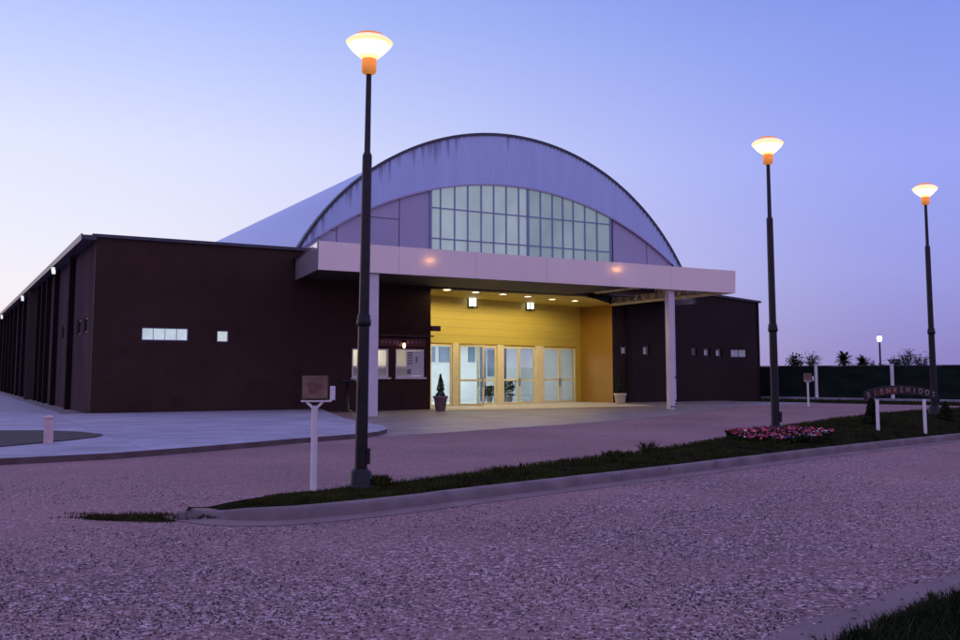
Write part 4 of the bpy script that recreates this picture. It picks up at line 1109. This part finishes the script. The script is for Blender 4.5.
def tree(px, yt, Y, w, n, bare, label):
    t = at_depth(px, yt, Y); H = t.z; R = w/2*Y/F; e = thing('field_tree', (t.x, t.y, 0), label, 'tree', 'trees beyond the fence')
    b = MB(); b.tube([(0, 0, -.05), (.06, .02, H*.3), (-.02, 0, H*.55)], [.14, .10, .07], 7); tips = []
    for k in range(16):
        az = random.random()*6.3; z0 = H*random.uniform(.25, .55); q = Vector((cos(az)*R*random.uniform(.4, 1), sin(az)*R*random.uniform(.4, 1), H*random.uniform(.62, 1.0)))
        p = Vector((0, 0, z0)); m_ = p.lerp(q, .5)+Vector((random.gauss(0, .1), random.gauss(0, .1), .12)); b.tube([p, m_, q], [.05, .03, .012], 5); tips += [q, m_.lerp(q, .5)]
        for j in range(3):
            q2 = q+Vector((random.gauss(0, .25), random.gauss(0, .25), random.uniform(-.1, .3))); b.tube([m_, m_.lerp(q2, .6), q2], [.02, .014, .008], 4); tips.append(q2)
    b.build('trunk', 'bark', e)
    b = MB(); pts = []
    for k in range(n):
        c_ = random.choice(tips); pts.append(c_+Vector((random.gauss(0, .2), random.gauss(0, .2), random.gauss(0, .16))))
    leaves(b, pts, .30 if not bare else .2, ['leafdark', 'leafdark', 'leafmid']); b.build('crown', None, e)
tree(794.5, 358, 95, 8, 420, False, 'small rounded tree leftmost above the far fence')
tree(811, 354.5, 95, 15, 330, True, 'sparse thin tree above the left white fence post')
tree(906, 352.5, 95, 13, 430, True, 'ragged tree above the fence, between the distant lamp and its sparser twin')
tree(921, 354, 96, 13, 300, True, 'sparse ragged tree close beside the pole of the rightmost street lamp')
tree(896, 361, 90, 9, 300, False, 'low dark bush above the fence at the second white post')
tree(875, 362.5, 90, 12, 300, False, 'low bush at the foot of the distant lamp above the fence')
# far wood on the horizon
b = MB(); pts = []
for k in range(5000):
    x = random.uniform(20, 190); y = 330+random.uniform(-6, 6); h = 2.0+1.3*noise.noise(Vector((x*.06, 0, 0)))+.6*noise.noise(Vector((x*.4, 0, 0)))
    pts.append(Vector((x, y, random.random()*max(.5, h))))
leaves(b, pts, 1.1, ['leafdark'])
tag(b.build('far_wood'), 'thin line of dark trees along the distant horizon', 'trees', kind='stuff')

# ------------------------------------------------------------------ sky, sun, view
w = bpy.data.worlds.new('World'); scene.world = w; w.use_nodes = True
nt = w.node_tree; nt.nodes.clear()
SUN_EL, SUN_AZ = radians(1.0), radians(-62)                  # azimuth measured from +Y, negative = to the left
out = nt.nodes.new('ShaderNodeOutputWorld')
sky = nt.nodes.new('ShaderNodeTexSky'); sky.sky_type = 'NISHITA'; sky.sun_disc = False
sky.sun_elevation = SUN_EL; sky.sun_rotation = SUN_AZ; sky.air_density = 1.2; sky.dust_density = .6; sky.ozone_density = 4
bg1 = nt.nodes.new('ShaderNodeBackground'); bg1.inputs[1].default_value = .05; nt.links.new(sky.outputs[0], bg1.inputs[0])
tc = nt.nodes.new('ShaderNodeTexCoord'); sep = nt.nodes.new('ShaderNodeSeparateXYZ'); nt.links.new(tc.outputs['Generated'], sep.inputs[0])
dot = nt.nodes.new('ShaderNodeVectorMath'); dot.operation = 'DOT_PRODUCT'; nt.links.new(tc.outputs['Generated'], dot.inputs[0]); dot.inputs[1].default_value = (-.87, .5, 0)
def mr(src, a, b_, c=0, d=1):
    n = nt.nodes.new('ShaderNodeMapRange'); n.interpolation_type = 'SMOOTHSTEP'; nt.links.new(src, n.inputs[0])
    for i, x in enumerate((a, b_, c, d)): n.inputs[1+i].default_value = x
    return n.outputs[0]
fl = mr(dot.outputs['Value'], .0, .92)
zz_ = nt.nodes.new('ShaderNodeMapRange'); nt.links.new(sep.outputs[2], zz_.inputs[0]); zz_.inputs[1].default_value = 0; zz_.inputs[2].default_value = .5
right = ramp(nt, zz_.outputs[0], [(0.0, (.25, .21, .53)), (.20, (.31, .315, .76)), (.42, (.315, .36, .88)), (.66, (.24, .31, .82)), (.9, (.155, .225, .70))])
left = ramp(nt, zz_.outputs[0], [(0.0, (.95, .82, .85)), (.18, (.90, .86, .93)), (.45, (.76, .79, .97)), (.70, (.48, .57, .98)), (.95, (.30, .38, .92))])
col = mixc(nt, fl, right, left)
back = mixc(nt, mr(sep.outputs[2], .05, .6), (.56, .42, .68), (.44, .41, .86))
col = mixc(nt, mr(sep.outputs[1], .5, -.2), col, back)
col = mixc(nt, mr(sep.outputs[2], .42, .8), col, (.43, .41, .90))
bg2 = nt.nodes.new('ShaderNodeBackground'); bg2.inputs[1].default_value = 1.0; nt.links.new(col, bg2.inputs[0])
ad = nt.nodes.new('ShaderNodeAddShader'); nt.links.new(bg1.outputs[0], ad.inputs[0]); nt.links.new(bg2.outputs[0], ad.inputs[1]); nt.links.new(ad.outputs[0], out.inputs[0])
sd = bpy.data.lights.new('sun', 'SUN'); sd.energy = .22; sd.angle = radians(14); sd.color = (1.0, .72, .70)
so = bpy.data.objects.new('sun', sd); C.objects.link(so)
dirv = Vector((sin(SUN_AZ)*cos(radians(6)), cos(SUN_AZ)*cos(radians(6)), sin(radians(6))))
so.rotation_euler = dirv.to_track_quat('Z', 'Y').to_euler(); so.location = (-30, 20, 30)

vs_ = scene.view_settings; vs_.view_transform = 'Standard'; vs_.look = 'None'; vs_.gamma = 1; vs_.exposure = 0; vs_.use_curve_mapping = False
scene.cycles.use_denoising = True
scene.cycles.max_bounces = 6
scene.cycles.sample_clamp_indirect = 4
